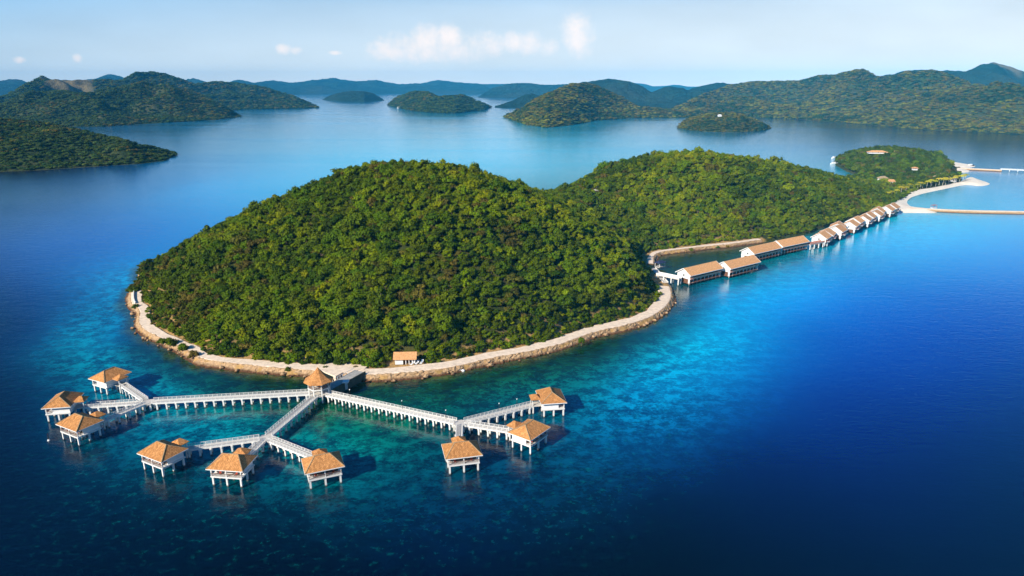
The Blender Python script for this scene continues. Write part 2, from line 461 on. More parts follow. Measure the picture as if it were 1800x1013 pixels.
height_mesh('island_terrain', h_main, POLY1, 2.5)
height_mesh('island_terrain', h_small, POLY2, 4)
BEACHES = []
for bp_, hb in (([(1548, 372), (1554, 356), (1565, 349), (1585, 340), (1612, 334), (1642, 330), (1690, 319), (1706, 312), (1716, 315), (1738, 323), (1722, 327), (1696, 325), (1655, 333), (1622, 340), (1600, 347), (1592, 355), (1602, 364), (1640, 369), (1640, 374), (1590, 374)], 1.9),
                ([(1638, 281), (1650, 279), (1668, 284), (1690, 288), (1713, 292), (1700, 295), (1680, 297), (1700, 299), (1700, 303), (1682, 304), (1684, 312), (1674, 314), (1672, 296)], 1.9)):
    bq = catmull([gp(*q) for q in bp_], 3); bpoly = np.array([(q.x, q.y) for q in bq]); BEACHES.append(bpoly)
    def hb_fn(Pt, bpoly=bpoly, hb=hb):
        dd = sdist(Pt, bpoly); return np.where(dd > -6, np.clip(.25 + dd * .22, -1.5, hb) + fnoise(Pt[:, 0], Pt[:, 1], 12, 4) * .06, -3), dd
    height_mesh('beach', hb_fn, bpoly, 2.0, SAND)


# ------------------------------------------------------------------ water
def srgb(c):
    c = np.asarray(c, float) / 255; return np.where(c < .04045, c / 12.92, ((c + .055) / 1.055) ** 2.4)


# seabed and depth colour, with sky and hill reflections and vignette painted in (r, g, b, reef cover)
wc = [(1870, 1005, 0, 0, 30, 0), (1870, 900, 0, 2, 46, 0), (1870, 750, 0, 12, 84, 0), (1870, 600, 0, 46, 150, 0), (-60, 980, 0, 3, 20, .1), (900, 1010, 0, 2, 24, .1), (600, 1010, 0, 4, 24, .3), (300, 1010, 0, 5, 22, .3), (1700, 1000, 0, 0, 34, 0), (1300, 950, 0, 2, 36, .0), (1500, 800, 0, 14, 90, 0), (1750, 800, 0, 8, 74, 0), (1300, 800, 0, 24, 88, .15),
      (1310, 700, 0, 76, 158, .3), (1430, 690, 0, 44, 140, .0), (1600, 650, 0, 42, 150, 0), (1760, 560, 0, 54, 165, 0), (1420, 570, 0, 90, 190, .05), (1290, 560, 0, 142, 214, .25), (1210, 600, 0, 152, 214, .6), (1130, 650, 0, 128, 192, .8),
      (1090, 690, 0, 108, 175, .95), (1180, 720, 0, 90, 160, .8), (1050, 760, 0, 74, 132, 1), (1020, 880, 0, 30, 62, .8), (1150, 880, 0, 12, 50, .35), (1500, 500, 0, 112, 205, .05), (1600, 450, 0, 140, 222, .1), (1780, 430, 0, 135, 222, 0),
      (1700, 400, 10, 165, 235, .15), (1600, 400, 10, 170, 238, .3), (1500, 430, 0, 160, 232, .3), (1400, 485, 0, 150, 226, .25), (1320, 500, 0, 148, 222, .3), (1780, 340, 40, 150, 215, 0), (1660, 350, 50, 155, 205, 0), (1620, 355, 70, 150, 180, .2),
      (1050, 625, 6, 52, 46, .7), (950, 655, 8, 66, 60, 1), (900, 690, 6, 74, 84, 1), (1120, 600, 4, 70, 90, .6), (800, 680, 8, 62, 56, 1), (700, 690, 8, 74, 66, 1), (720, 720, 6, 72, 66, 1), (640, 740, 4, 76, 68, 1),
      (700, 800, 0, 70, 92, 1), (600, 780, 0, 98, 118, 1), (540, 780, 0, 90, 116, 1), (850, 760, 0, 40, 70, 1), (450, 690, 8, 46, 38, 1), (400, 670, 10, 42, 32, .8), (500, 710, 4, 56, 58, 1), (560, 730, 0, 74, 72, 1),
      (350, 760, 0, 92, 134, 1), (400, 740, 0, 96, 128, 1), (450, 750, 0, 92, 120, 1), (300, 650, 2, 96, 134, .8), (290, 670, 0, 112, 160, 1), (215, 630, 0, 110, 165, 1), (150, 615, 0, 118, 165, 1), (110, 640, 0, 70, 108, .9),
      (120, 585, 0, 118, 175, 1), (170, 560, 0, 92, 150, .9), (225, 590, 0, 66, 130, .5), (180, 510, 0, 112, 185, .8), (220, 480, 0, 116, 195, .6), (110, 520, 0, 48, 118, .3), (60, 580, 0, 20, 72, .1), (265, 462, 0, 112, 200, .3), (40, 500, 0, 34, 108, 0), (40, 700, 0, 12, 44, .3),
      (50, 850, 0, 6, 26, .3), (200, 850, 0, 34, 62, .9), (150, 950, 0, 6, 26, .5), (500, 920, 0, 20, 42, .8), (700, 900, 0, 34, 68, .9), (850, 850, 0, 40, 78, .9), (450, 880, 0, 36, 62, .9), (330, 860, 0, 32, 56, .9),
      (200, 430, 0, 82, 175, 0), (50, 430, 0, 56, 145, 0), (320, 400, 0, 115, 205, 0), (450, 330, 0, 155, 225, 0), (350, 330, 0, 140, 220, 0), (100, 340, 0, 28, 78, 0), (250, 310, 0, 80, 150, 0), (560, 270, 10, 165, 220, 0), (700, 240, 25, 165, 220, 0), (900, 290, 30, 172, 222, 0),
      (1200, 250, 50, 140, 190, 0), (1400, 260, 20, 110, 170, 0), (1600, 250, 0, 40, 80, 0), (500, 190, 30, 120, 190, 0), (1230, 458, 8, 36, 24, .5), (1170, 470, 8, 34, 22, .5), (1300, 480, 0, 70, 90, .4), (1430, 440, 0, 110, 150, .3), (1200, 530, 0, 128, 208, .3),
      (260, 600, 0, 62, 130, .4), (250, 640, 0, 84, 135, .9), (1520, 405, 0, 150, 215, .2)]


def build_water():
    rings = np.concatenate([[1, 20, 40, 60], 70 * 1.0085 ** np.arange(0, 300), 70 * 1.0085 ** 300 * 1.06 ** np.arange(0, 70)])
    rings = rings[rings < 11700]; rings = np.append(rings, 11700)
    th = np.concatenate([np.linspace(-math.pi, -.86, 60)[:-1], np.linspace(-.86, .86, 560), np.linspace(.86, math.pi, 60)[1:]])
    T, Rr = np.meshgrid(th, rings, indexing='ij'); X = np.sin(T) * Rr; Y = np.cos(T) * Rr
    P = np.stack([X.ravel(), Y.ravel()], 1); tr = np.stack([T.ravel() * 1.6, np.log(Rr.ravel())], 1)
    C = []; V = []
    for x, y, r, g, b, f in wc:
        q = gp(x, y); C.append((math.atan2(q.x, q.y) * 1.6, math.log(math.hypot(q.x, q.y)))); V.append([*srgb((r, g, b)), f])
    C = np.array(C); V = np.array(V); out = np.zeros((len(P), 4))
    q = tr + np.stack([fnoise(P[:, 0], P[:, 1], 26, 5), fnoise(P[:, 0], P[:, 1], 26, 25)], 1) * .014
    lo = C.min(0) - .25; hi = C.max(0) + .25; q = np.clip(q, lo, hi)
    for ch in range(4):
        f = TPS(C * 100, V[:, ch] ** (1 if ch == 3 else .45), 6); out[:, ch] = f(q * 100)
    out = np.clip(out, 0, 1); out[:, :3] = out[:, :3] ** (1 / .45)
    out[:, 0] = np.clip(out[:, 0], 0, .2)
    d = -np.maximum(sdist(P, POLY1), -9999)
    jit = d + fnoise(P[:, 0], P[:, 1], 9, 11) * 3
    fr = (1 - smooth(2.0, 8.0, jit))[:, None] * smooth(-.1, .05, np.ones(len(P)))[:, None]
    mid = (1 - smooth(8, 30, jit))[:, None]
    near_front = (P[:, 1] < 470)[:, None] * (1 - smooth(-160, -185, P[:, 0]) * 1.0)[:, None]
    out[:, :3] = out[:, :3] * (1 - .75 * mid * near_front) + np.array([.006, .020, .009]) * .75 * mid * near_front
    out[:, :3] = out[:, :3] * (1 - .8 * fr) + np.array([.085, .040, .016]) * .8 * fr
    rgb = np.column_stack([out[:, :3], np.ones(len(P))])
    m = bpy.data.materials.new('sea_water'); m.use_nodes = True; w = NT(m.node_tree); b = w.n['Principled BSDF']
    g = w.new('ShaderNodeNewGeometry'); pos = g.outputs['Position']
    at = w.new('ShaderNodeAttribute', attribute_name='tint'); rf = w.new('ShaderNodeAttribute', attribute_name='reef')
    n1 = w.noise(pos, .15, 10, .72, (1, 1.15, 1), .15); n2 = w.noise(pos, .6, 6, .7, (1, 1.2, 1)); n3 = w.noise(pos, .02, 4, .5)
    patch = w.ramp(w.math('ADD', w.math('MULTIPLY', n1, .7), w.math('MULTIPLY', n2, .3)), [(.435, 0), (.50, .33), (.555, 1)])
    specks = w.ramp(w.noise(pos, .42, 7, .75, (1, 1.2, 1), .1), [(.56, 0), (.62, .95)])
    patch = w.math('MAXIMUM', patch, specks)
    dark = w.mix(1.0, at.outputs['Color'], (.2, .34, .42, 1), 'MULTIPLY')
    lite = w.mix(1.0, at.outputs['Color'], (1.6, 2.1, 1.55, 1), 'MULTIPLY')
    c = w.mix(patch, dark, lite)
    amt = w.math('MULTIPLY', rf.outputs['Fac'], w.ramp(n3, [(.3, .55), (.55, 1)]))
    c = w.mix(amt, at.outputs['Color'], c)
    fine = w.ramp(w.noise(pos, .38, 6, .72, (1, 1.25, 1)), [(.55, 0), (.66, 1)])
    c = w.mix(w.math('MULTIPLY', w.math('MULTIPLY', fine, rf.outputs['Fac']), .45), c, (.0, .15, .17, 1))
    w.l.new(w.mix(1.0, c, (.45, 1.2, .92, 1), 'MULTIPLY'), b.inputs['Base Color'])
    b.inputs['IOR'].default_value = 1.45; b.inputs['Specular IOR Level'].default_value = .5
    w.l.new(w.ramp(w.noise(pos, .004, 5, .55, (.35, 1.6, 1)), [(.42, .02), (.6, .12)]), b.inputs['Roughness'])
    bp = w.new('ShaderNodeBump'); bp.inputs['Strength'].default_value = .25; bp.inputs['Distance'].default_value = .3
    hh = w.math('ADD', w.noise(pos, .55, 5, .6, (1, 1.7, 1)), w.math('MULTIPLY', w.noise(pos, .11, 3, .5, (1, 2, 1)), 1.5))
    hh = w.math('ADD', hh, w.math('MULTIPLY', w.noise(pos, .24, 4, .6, (1, 2.2, 1)), 1.2))
    w.l.new(hh, bp.inputs['Height']); w.l.new(bp.outputs[0], b.inputs['Normal'])
    o = np_mesh('water', np.column_stack([P, np.zeros(len(P))]), grid_faces(len(th), len(rings)), m, True,
                {'tint': ('FLOAT_COLOR', rgb), 'reef': ('FLOAT', np.clip(out[:, 3], 0, 1))})
    me = o.data; me.flip_normals() if me.polygons[1000].normal.z < 0 else None
    tag(o, kind='structure')


build_water()


# ------------------------------------------------------------------ far land
FAR = []


def land(name, shore, rid, yr=1.25, material=None, nu=150, spur=.35, seed=1, bare=None, kind_name='hill', rough=1.0, back=.3, zmin=1.0, wide=1.3):
    sx, sy = np.array(shore, float).T; rx, ry = np.array([r[:2] for r in rid], float).T
    ps = np.linspace(max(sx[0], rx[0]), min(sx[-1], rx[-1]), nu)
    pys = np.interp(ps, sx, sy); pyr = np.interp(ps, rx, ry)
    S = np.array([gp(a, b) for a, b in zip(ps, pys)])
    RR = np.array([ridge(a, b, s[1] * (yr if not callable(yr) else yr(a))) for a, b, s in zip(ps, pyr, S)])
    size = abs(RR[:, 2]).max()
    RR[:, 2] = np.maximum(RR[:, 2], zmin)
    # where the hill is low it is also shallow from front to back
    k = np.clip(RR[:, 2] / size, .12, 1) ** .6
    fmax = np.where(pyr > 151, (pys - 150) / np.maximum(pyr - 150, .5) * .98, 99)      # ends taper into the water
    k = np.clip(np.minimum(k, (fmax - 1) / (yr - 1)), .02, 1)[:, None]
    Rxy = S[:, :2] + (RR[:, :2] - S[:, :2]) * k
    # keep the silhouette: height at the pulled-in position
    zs = np.array([ridge(a, b, y)[2] for a, b, y in zip(ps, pyr, Rxy[:, 1])]); RR = np.column_stack([Rxy, np.maximum(zs, zmin)])
    vs = np.concatenate([[-.03], np.linspace(0, 1, 46), 1 + np.linspace(.04, 1, 14) * 1.0])
    U, Vv = np.meshgrid(np.arange(nu), vs, indexing='ij')
    A = S[U, :2]; B = RR[U, :2]; D = B - A
    vv = np.where(Vv <= 1, Vv, 1 + (Vv - 1) * back / (yr - 1 if not callable(yr) else .3))
    XY = A + D * vv[..., None]
    prof = np.where(Vv <= 1, np.sin(np.clip(Vv, 0, 1) * math.pi / 2) ** 1.15, np.cos(np.clip(Vv - 1, 0, 1) * math.pi / 2))
    zr = RR[U, 2]
    W = size * wide
    nz = fnoise(XY[..., 0], XY[..., 1], W, seed, 5)
    # ridges running down the slope: warped absolute noise
    rdg = 1 - np.abs(fnoise(XY[..., 0] * 1.0, XY[..., 1] * .8, W * .9, seed + 7, 3)) * 2
    edge = np.clip(Vv, 0, 1) * (1 - np.clip(Vv, 0, 1)) * 4
    z = zr * prof * (1 + spur * (nz * .9 + rdg * .6 - .5) * edge)
    z += rough * fnoise(XY[..., 0], XY[..., 1], size * .3, seed + 3, 5) * size * .06 * np.clip(z / (size * .2), 0, 1)
    z = np.where(Vv < 0, -2, np.maximum(z, .4)); z[:, -1] = -2
    P = np.dstack([XY, z]).reshape(-1, 3)
    bv = np.zeros(len(P))
    if bare:
        pu = ps[U].ravel()
        for b0, b1, v0, v1 in bare: bv = np.maximum(bv, smooth(b0, b0 + .25 * (b1 - b0), pu) * (1 - smooth(b1 - .25 * (b1 - b0), b1, pu)) * smooth(v0, v0 + .15, Vv.ravel()) * (1 - smooth(v1 - .1, v1, Vv.ravel())))
    o = np_mesh(kind_name, P, grid_faces(nu, len(vs)), material or HILLG, True, {'bare': ('FLOAT', bv)})
    if o.data.polygons[len(vs) * 3 + 10].normal.z < 0: o.data.flip_normals()
    tag(o, kind='structure')
    return P.reshape(nu, len(vs), 3), vs, bv.reshape(nu, len(vs))


L1 = land('near_left', [(-260, 302), (0, 302), (60, 300), (150, 294), (250, 288), (290, 283), (312, 272)],
          [(-260, 215), (-150, 207), (0, 211), (60, 216), (120, 225), (180, 239), (240, 253), (285, 264), (312, 271)], 1.35, HILLG, 130, .25, 3)
L2 = land('mid_left', [(-260, 224), (0, 222), (180, 223), (240, 219), (310, 215), (380, 211), (422, 206)],
          [(-260, 200), (-100, 200), (0, 187), (33, 174), (67, 164), (117, 160), (150, 168), (175, 165), (200, 158), (250, 153), (300, 154), (333, 159), (367, 174), (400, 191), (422, 205)], 1.35, HILLG, 170, .9, 5, wide=1.8)
L3 = land('back_left', [(-200, 205), (0, 203), (230, 200), (430, 193), (500, 192), (558, 190)],
          [(-200, 160), (0, 172), (20, 168), (50, 149), (77, 141), (97, 142), (110, 141), (150, 142), (177, 143), (217, 143), (240, 133), (267, 129), (290, 132), (320, 142), (343, 148), (377, 145), (417, 148), (450, 153), (500, 165), (533, 177), (558, 189)],
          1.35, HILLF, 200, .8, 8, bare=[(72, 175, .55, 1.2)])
L4a = land('far_blue', [(-300, 168), (60, 168), (200, 168), (420, 167), (700, 165), (870, 166)],
           [(-300, 150), (-60, 138), (0, 143), (20, 141), (40, 141), (55, 148), (100, 152), (170, 138), (182, 133), (195, 131), (210, 134), (230, 142), (290, 148), (330, 142), (345, 140), (360, 144), (385, 149), (400, 146), (420, 140), (445, 146), (480, 141), (510, 146), (540, 144), (590, 138), (620, 143), (660, 142), (700, 148), (740, 147), (770, 141), (800, 145), (845, 148), (870, 160)],
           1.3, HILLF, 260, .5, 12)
L5 = land('islet', [(566, 176), (600, 179), (640, 180), (676, 177)], [(566, 176), (578, 169), (590, 165), (615, 160), (640, 161), (655, 164), (670, 172), (676, 177)], 1.12, HILLF, 60, .2, 15, back=.1)
L6 = land('islet', [(683, 186), (720, 195), (760, 199), (800, 200), (850, 194), (862, 189)], [(683, 184), (700, 171), (730, 162), (750, 163), (772, 171), (790, 170), (812, 168), (840, 179), (862, 188)], 1.2, HILLF, 110, .3, 16, back=.2)
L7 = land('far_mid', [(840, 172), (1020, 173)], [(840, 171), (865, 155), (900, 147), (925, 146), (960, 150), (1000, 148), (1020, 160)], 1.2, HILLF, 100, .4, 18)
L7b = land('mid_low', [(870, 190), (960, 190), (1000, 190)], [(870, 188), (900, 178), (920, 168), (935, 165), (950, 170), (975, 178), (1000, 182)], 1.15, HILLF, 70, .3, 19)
L8 = land('cone', [(886, 207), (905, 213), (925, 220), (960, 225), (1000, 221), (1050, 212), (1110, 208), (1200, 207), (1290, 207)],
          [(886, 205), (920, 190), (950, 172), (980, 159), (1008, 148), (1030, 148), (1060, 158), (1090, 172), (1120, 189), (1200, 197), (1290, 199)], 1.28, HILLG, 170, .4, 21)
L9a = land('back_mid', [(960, 190), (1320, 190)], [(960, 165), (1000, 150), (1020, 146), (1040, 143), (1070, 138), (1110, 145), (1128, 152), (1145, 163), (1165, 155), (1200, 157), (1230, 170), (1250, 165), (1320, 170)], 1.25, HILLF, 170, .5, 23)
L10b = land('right_blue', [(1180, 190), (1500, 190), (1950, 190)], [(1180, 175), (1215, 156), (1240, 150), (1262, 146), (1300, 148), (1375, 143), (1395, 146), (1450, 150), (1950, 150)], 1.3, HILLF, 170, .4, 25)
L11 = land('right_peak', [(1500, 200), (2050, 200)], [(1500, 150), (1560, 134), (1590, 124), (1640, 124), (1690, 129), (1705, 124), (1722, 117), (1745, 113), (1762, 116), (1775, 121), (1800, 130), (1900, 136), (2050, 140)], 1.35, HILLF, 150, .5, 27, bare=[(1735, 1800, .72, 1.15)])
L10 = land('right_large', [(1170, 207), (1290, 207), (1370, 208), (1450, 213), (1550, 221), (1600, 226), (1700, 231), (1800, 236), (2050, 240)],
           [(1170, 196), (1190, 188), (1210, 180), (1240, 165), (1280, 152), (1320, 145), (1400, 145), (1440, 134), (1475, 132), (1510, 135), (1560, 138), (1600, 131), (1640, 128), (1670, 137), (1700, 150), (1760, 155), (2050, 160)], 1.5, HILLG, 240, .9, 31, wide=2.0)
L10c = land('right_front', [(1420, 212), (1480, 216), (1550, 222), (1600, 227), (1700, 232), (1800, 237), (2050, 242)],
            [(1420, 208), (1480, 200), (1540, 196), (1590, 186), (1640, 170), (1670, 160), (1700, 156), (1740, 152), (1775, 153), (1800, 158), (1900, 160), (2050, 170)], 1.25, HILLG, 170, .8, 33, wide=1.8)
L12 = land('mini_islet', [(1190, 226), (1215, 230), (1240, 232), (1300, 233), (1340, 230), (1355, 226)], [(1190, 224), (1200, 213), (1215, 208), (1240, 202), (1265, 199), (1300, 201), (1330, 212), (1355, 225)], 1.12, HILLG, 70, .2, 35, back=.1)
L13 = land('faint_range', [(-900, 163.5), (1800, 163.5), (2700, 163.5)], [(-900, 150), (-200, 146), (300, 150), (700, 150), (880, 148), (1000, 150), (1110, 146), (1135, 148), (1150, 153), (1190, 149), (1210, 153), (1350, 149), (1600, 150), (2700, 149)], 1.12, HILLF, 300, .3, 41, back=.1)


# ------------------------------------------------------------------ trees
rnd = random.Random(7)


def crown_mesh(name, m, seed, rad=3.4, ht=2.6, lobes=6, cards=330, card=.85, trunk=True, base_z=1.3, core=True, spread=(.25, .9), lobe_r=(.24, .46)):
    rg = random.Random(seed); mb = MB(); L = []
    for i in range(lobes):
        a = 6.283 * i / lobes + rg.uniform(-.5, .5); rr = rad * rg.uniform(*spread) if i else 0
        r = rad * rg.uniform(*lobe_r)
        L.append((Vector((rr * math.cos(a), rr * math.sin(a), base_z + ht * rg.uniform(.1, .95) + (ht * .3 if not i else 0))), r, r * rg.uniform(.65, .9)))
    if core:
        bm = bmesh.new(); bmesh.ops.create_icosphere(bm, subdivisions=2, radius=1); iv = [v.co.copy() for v in bm.verts]; fi = [tuple(v.index for v in f.verts) for f in bm.faces]; bm.free()
        for c, r, h in L:
            mb.add([c + Vector((v.x * r, v.y * r, v.z * h)) * (.66 + .34 * mn.noise(v * 1.9 + c)) for v in iv], fi)
    for i in range(cards):
        c, r, h = rg.choice(L)
        z = rg.uniform(-.45, 1); a = rg.uniform(0, 6.283); s = math.sqrt(1 - z * z) if abs(z) < 1 else 0
        n = Vector((s * math.cos(a), s * math.sin(a), z)); k = rg.uniform(.74, 1.3)
        p = c + Vector((n.x * r, n.y * r, n.z * h)) * k
        nn = (n + Vector((rg.uniform(-1, 1), rg.uniform(-1, 1), rg.uniform(-.3, 1))) * .75).normalized()
        q = nn.to_track_quat('Z', 'Y'); t = rg.uniform(0, 6.28); sz = card * rg.uniform(.45, .8)
        pts = [p + q @ Vector((sz * math.cos(t + b) * (1 if j % 2 else .62), sz * math.sin(t + b) * (1 if j % 2 else .62), rg.uniform(-.1, .1))) for j, b in enumerate((0, 1.57, 3.14, 4.71))]
        mb.add(pts, [(0, 1, 2, 3)])
    return mb, L


def trunk_mb(L, h=2.2, r=.24, base=-1.2):
    mb = MB(); top = Vector((0, 0, h * .55)); mb.tube((0, 0, base), top, r, r * .7, 7)
    for c, rr, hh in L[:5]: mb.tube(top - Vector((0, 0, .2)), c, r * .55, r * .18, 5)
    return mb


SPECIES = [('dark', DKF, dict(rad=3.3, ht=2.6, lobes=12, cards=620, card=.62)), ('mid', MDF, dict(rad=3.2, ht=2.8, lobes=12, cards=620, card=.56)),
           ('yellow', YLF, dict(rad=3.0, ht=2.6, lobes=10, cards=560, card=.54)), ('olive', OLF, dict(rad=3.2, ht=2.5, lobes=11, cards=560, card=.56))]
src = bpy.data.collections.new('tree_sources')      # never linked to the scene: only instanced
TREE = {}
for si, (sn, sm, kw) in enumerate(SPECIES):
    for k in range(3 if sn == 'mid' else 2):
        mb, L = crown_mesh(sn, sm, 100 + si * 10 + k, **kw); tm = trunk_mb(L)
        cm = bpy.data.meshes.new('crown'); cm.from_pydata(mb.v, [], mb.f); cm.materials.append(sm)
        tmm = bpy.data.meshes.new('trunk'); tmm.from_pydata(tm.v, [], tm.f); tmm.materials.append(BARK)
        TREE.setdefault(sn, []).append((cm, tmm))
        both = MB(); both.add(mb.v, mb.f); nb = len(both.f); both.add(tm.v, tm.f)
        me = bpy.data.meshes.new('forest_tree_%d%d' % (si, k)); me.from_pydata(both.v, [], both.f); me.materials.append(sm); me.materials.append(BARK)
        me.polygons.foreach_set('material_index', [0] * nb + [1] * (len(both.f) - nb))
        so = bpy.data.objects.new(me.name, me); src.objects.link(so)
src_far = bpy.data.collections.new('far_tree_sources')
FARM = [foliage_mat('far_dark_leaves', [(.014, .034, .008), (.028, .055, .012), (.05, .08, .016)]), foliage_mat('far_green_leaves', [(.028, .058, .010), (.055, .090, .014), (.09, .115, .02)]),
        foliage_mat('far_olive_leaves', [(.08, .075, .012), (.13, .11, .016), (.18, .145, .025)]),
        foliage_mat('far_sunny_leaves', [(.12, .13, .010), (.18, .18, .014), (.24, .21, .025)])]  # lightest leaf set, sunlit look of the right hills put into its colour
for si, sm in enumerate(FARM):
    mb, L = crown_mesh('far', sm, 300 + si, rad=3.6, ht=2.6, lobes=4, cards=70, card=1.3, base_z=.9, spread=(.25, .6), lobe_r=(.4, .6))
    me = bpy.data.meshes.new('far_tree_%d' % si); me.from_pydata(mb.v, [], mb.f); me.materials.append(sm)
    so = bpy.data.objects.new(me.name, me); src_far.objects.link(so)


def gn_group(coll):
    ng = bpy.data.node_groups.new('scatter_' + coll.name, 'GeometryNodeTree')
    ng.interface.new_socket(name='Geometry', in_out='INPUT', socket_type='NodeSocketGeometry')
    ng.interface.new_socket(name='Geometry', in_out='OUTPUT', socket_type='NodeSocketGeometry')
    N = ng.nodes; Lk = ng.links
    gi = N.new('NodeGroupInput'); go = N.new('NodeGroupOutput'); ci = N.new('GeometryNodeCollectionInfo')
    ci.inputs['Collection'].default_value = coll; ci.inputs['Separate Children'].default_value = True; ci.inputs['Reset Children'].default_value = True
    ip = N.new('GeometryNodeInstanceOnPoints'); ip.inputs['Pick Instance'].default_value = True
    def att(nm, dt):
        a = N.new('GeometryNodeInputNamedAttribute'); a.data_type = dt; a.inputs['Name'].default_value = nm; return a.outputs['Attribute']
    m2p = N.new('GeometryNodeMeshToPoints')
    Lk.new(gi.outputs[0], m2p.inputs[0]); Lk.new(m2p.outputs[0], ip.inputs['Points']); Lk.new(ci.outputs[0], ip.inputs['Instance'])
    fl = N.new('ShaderNodeMath'); fl.operation = 'ROUND'; Lk.new(att('pick', 'FLOAT'), fl.inputs[0]); Lk.new(fl.outputs[0], ip.inputs['Instance Index'])
    Lk.new(att('rot', 'FLOAT_VECTOR'), ip.inputs['Rotation']); Lk.new(att('scl', 'FLOAT_VECTOR'), ip.inputs['Scale'])
    Lk.new(ip.outputs[0], go.inputs[0]); return ng


GN_NEAR, GN_FAR = gn_group(src), gn_group(src_far)


def scatter(name, label, P, rots, scls, pick, ng):
    o = np_mesh(name, P, None, None, attrs={'rot': ('FLOAT_VECTOR', rots), 'scl': ('FLOAT_VECTOR', scls), 'pick': ('FLOAT', pick)})
    md = o.modifiers.new('trees', 'NODES'); md.node_group = ng
    return tag(o, label, 'forest', kind='stuff')


rs = np.random.RandomState(5)


def jitter_grid(poly, step):
    x0, y0 = poly.min(0); x1, y1 = poly.max(0)
    X, Y = np.meshgrid(np.arange(x0, x1, step), np.arange(y0, y1, step)); X = X + (np.arange(X.shape[0]) % 2)[:, None] * step / 2
    P = np.stack([X.ravel(), Y.ravel()], 1); return P + rs.uniform(-.42, .42, P.shape) * step


# the source collection sorts its children by name: dark 0,1  mid 2,3,4  yellow 5,6  olive 7,8
IDX = {'dark': [0, 1], 'mid': [2, 3, 4], 'yellow': [5, 6], 'olive': [7, 8]}
SP = ['dark', 'mid', 'yellow', 'olive']


def species_of(P, d):
    """broad patches of one kind, with single trees of other kinds between"""
    n = fnoise(P[:, 0], P[:, 1], 75, 61, 3); n2 = fnoise(P[:, 0], P[:, 1], 35, 77, 2); u = rs.uniform(0, 1, len(P))
    s = np.where(u < .32, 0, np.where(u < .84, 1, np.where(u < .95, 2, 3)))
    s = np.where((n > .22) & (u < .55), 2, s); s = np.where((n < -.25) & (u < .6), 0, s); s = np.where((n2 > .45) & (u > .55), 3, s)
    return s


P = jitter_grid(POLY1, 3.3); hz, d = h_main(P)
dlag = sdist(P, np.array([(q.x, q.y) for q in LAG] + [(500, 500), (300, 400)]))
pathside = (P[:, 1] < 420) | ((P[:, 0] > 80) & (P[:, 0] < 190) & (P[:, 1] < 520))
edge_need = np.where(pathside, np.where(P[:, 0] < -75, np.where((P[:, 0] < -170) & (P[:, 1] > 356), .6, 7.6), 9.2), .8) + fnoise(P[:, 0], P[:, 1], 14, 90, 2) * 1.5
keep = d > edge_need
keep &= np.hypot(P[:, 0] - HUTP.x, (P[:, 1] - HUTP.y)) > 8.5
for bpoly in BEACHES: keep &= sdist(P, bpoly) < 0
P = P[keep]; hz = hz[keep]; d = d[keep]
spc = species_of(P, d)
sc = rs.uniform(.45, 1.05, len(P)) * (1 + .25 * fnoise(P[:, 0], P[:, 1], 40, 55, 2)); sc *= np.clip(.72 + (d - 10) / 60, .72, 1)
big = rs.uniform(0, 1, len(P)) > .95; sc = np.where(big, sc * 1.5, sc)
# the 300 that show largest become things of their own
dist = np.sqrt(P[:, 0] ** 2 + P[:, 1] ** 2 + (CAM_H - hz) ** 2)
facing = (P[:, 1] < 400)
score = np.where(facing, sc / dist, 0); order = np.argsort(-score)[:300]; sel = np.zeros(len(P), bool); sel[order] = True
TL = {'dark': ('dark_green_tree', 'dark green round-crowned tree'),
      'mid': ('green_tree', 'mid green leafy tree'),
      'yellow': ('yellow_green_tree', 'bright yellow-green tree'),
      'olive': ('olive_tree_crown', 'olive-brown dry-leaved tree')}
TN = {'dark': 'dark_leaved_tree', 'mid': 'green_leaved_tree', 'yellow': 'yellow_green_tree', 'olive': 'dry_leaved_tree'}
for i in order:
    sn = SP[spc[i]]; cm, tmm = TREE[sn][rnd.randrange(len(TREE[sn]))]
    q = P[i]
    zone = ('at the left end above the pale shore path' if q[0] < -140 else 'above the left shore bushes' if q[0] < -110 else 'left of the pier hub' if q[0] < -75 else
            'in the forest edge behind the pier hub' if q[0] < -42 else 'around and behind the small shore hut' if q[0] < -12 else
            'right of the small hut' if q[0] < 10 else 'above the middle of the right shore path' if q[0] < 45 else 'at the right end above the curving shore path')
    big_ = 'large ' if sc[i] > 1.05 else 'small ' if sc[i] < .68 else ''
    row_ = 'front row, ' if d[i] < 13 else 'second row, ' if d[i] < 18 else 'upper rows, '
    t = thing(TN[sn], big_ + TL[sn][1].replace('round-crowned ', '').replace('leafy ', '').replace('dry-leaved ', '') + ', ' + row_ + zone, 'tree', (P[i, 0], P[i, 1], hz[i] - .3), rnd.uniform(0, 6.28), group={'dark': 'dark green', 'mid': 'mid green', 'yellow': 'yellow-green', 'olive': 'olive-brown'}[sn] + ' trees on the front hill')
    s = sc[i]; t.scale = (s, s, s * rnd.uniform(.85, 1.2))
    c = bpy.data.objects.new('crown', cm); COL.objects.link(c); c.parent = t
    c = bpy.data.objects.new('trunk', tmm); COL.objects.link(c); c.parent = t


def scatter_arrays(P, hz, sc, spc):
    n = len(P); pick = np.array([IDX[SP[s]][rnd.randrange(len(IDX[SP[s]]))] for s in spc])
    rots = np.column_stack([rs.uniform(-.12, .12, (n, 2)), rs.uniform(0, 6.28, n)])
    scl = np.column_stack([sc * rs.uniform(.8, 1.25, n), sc * rs.uniform(.8, 1.25, n), sc * rs.uniform(.75, 1.35, n)])
    return np.column_stack([P, hz - .3]), rots, scl, pick


r_ = ~sel
scatter('forest', 'dense green forest covering the two joined hills of the main island', *scatter_arrays(P[r_], hz[r_], sc[r_], spc[r_]), GN_NEAR)
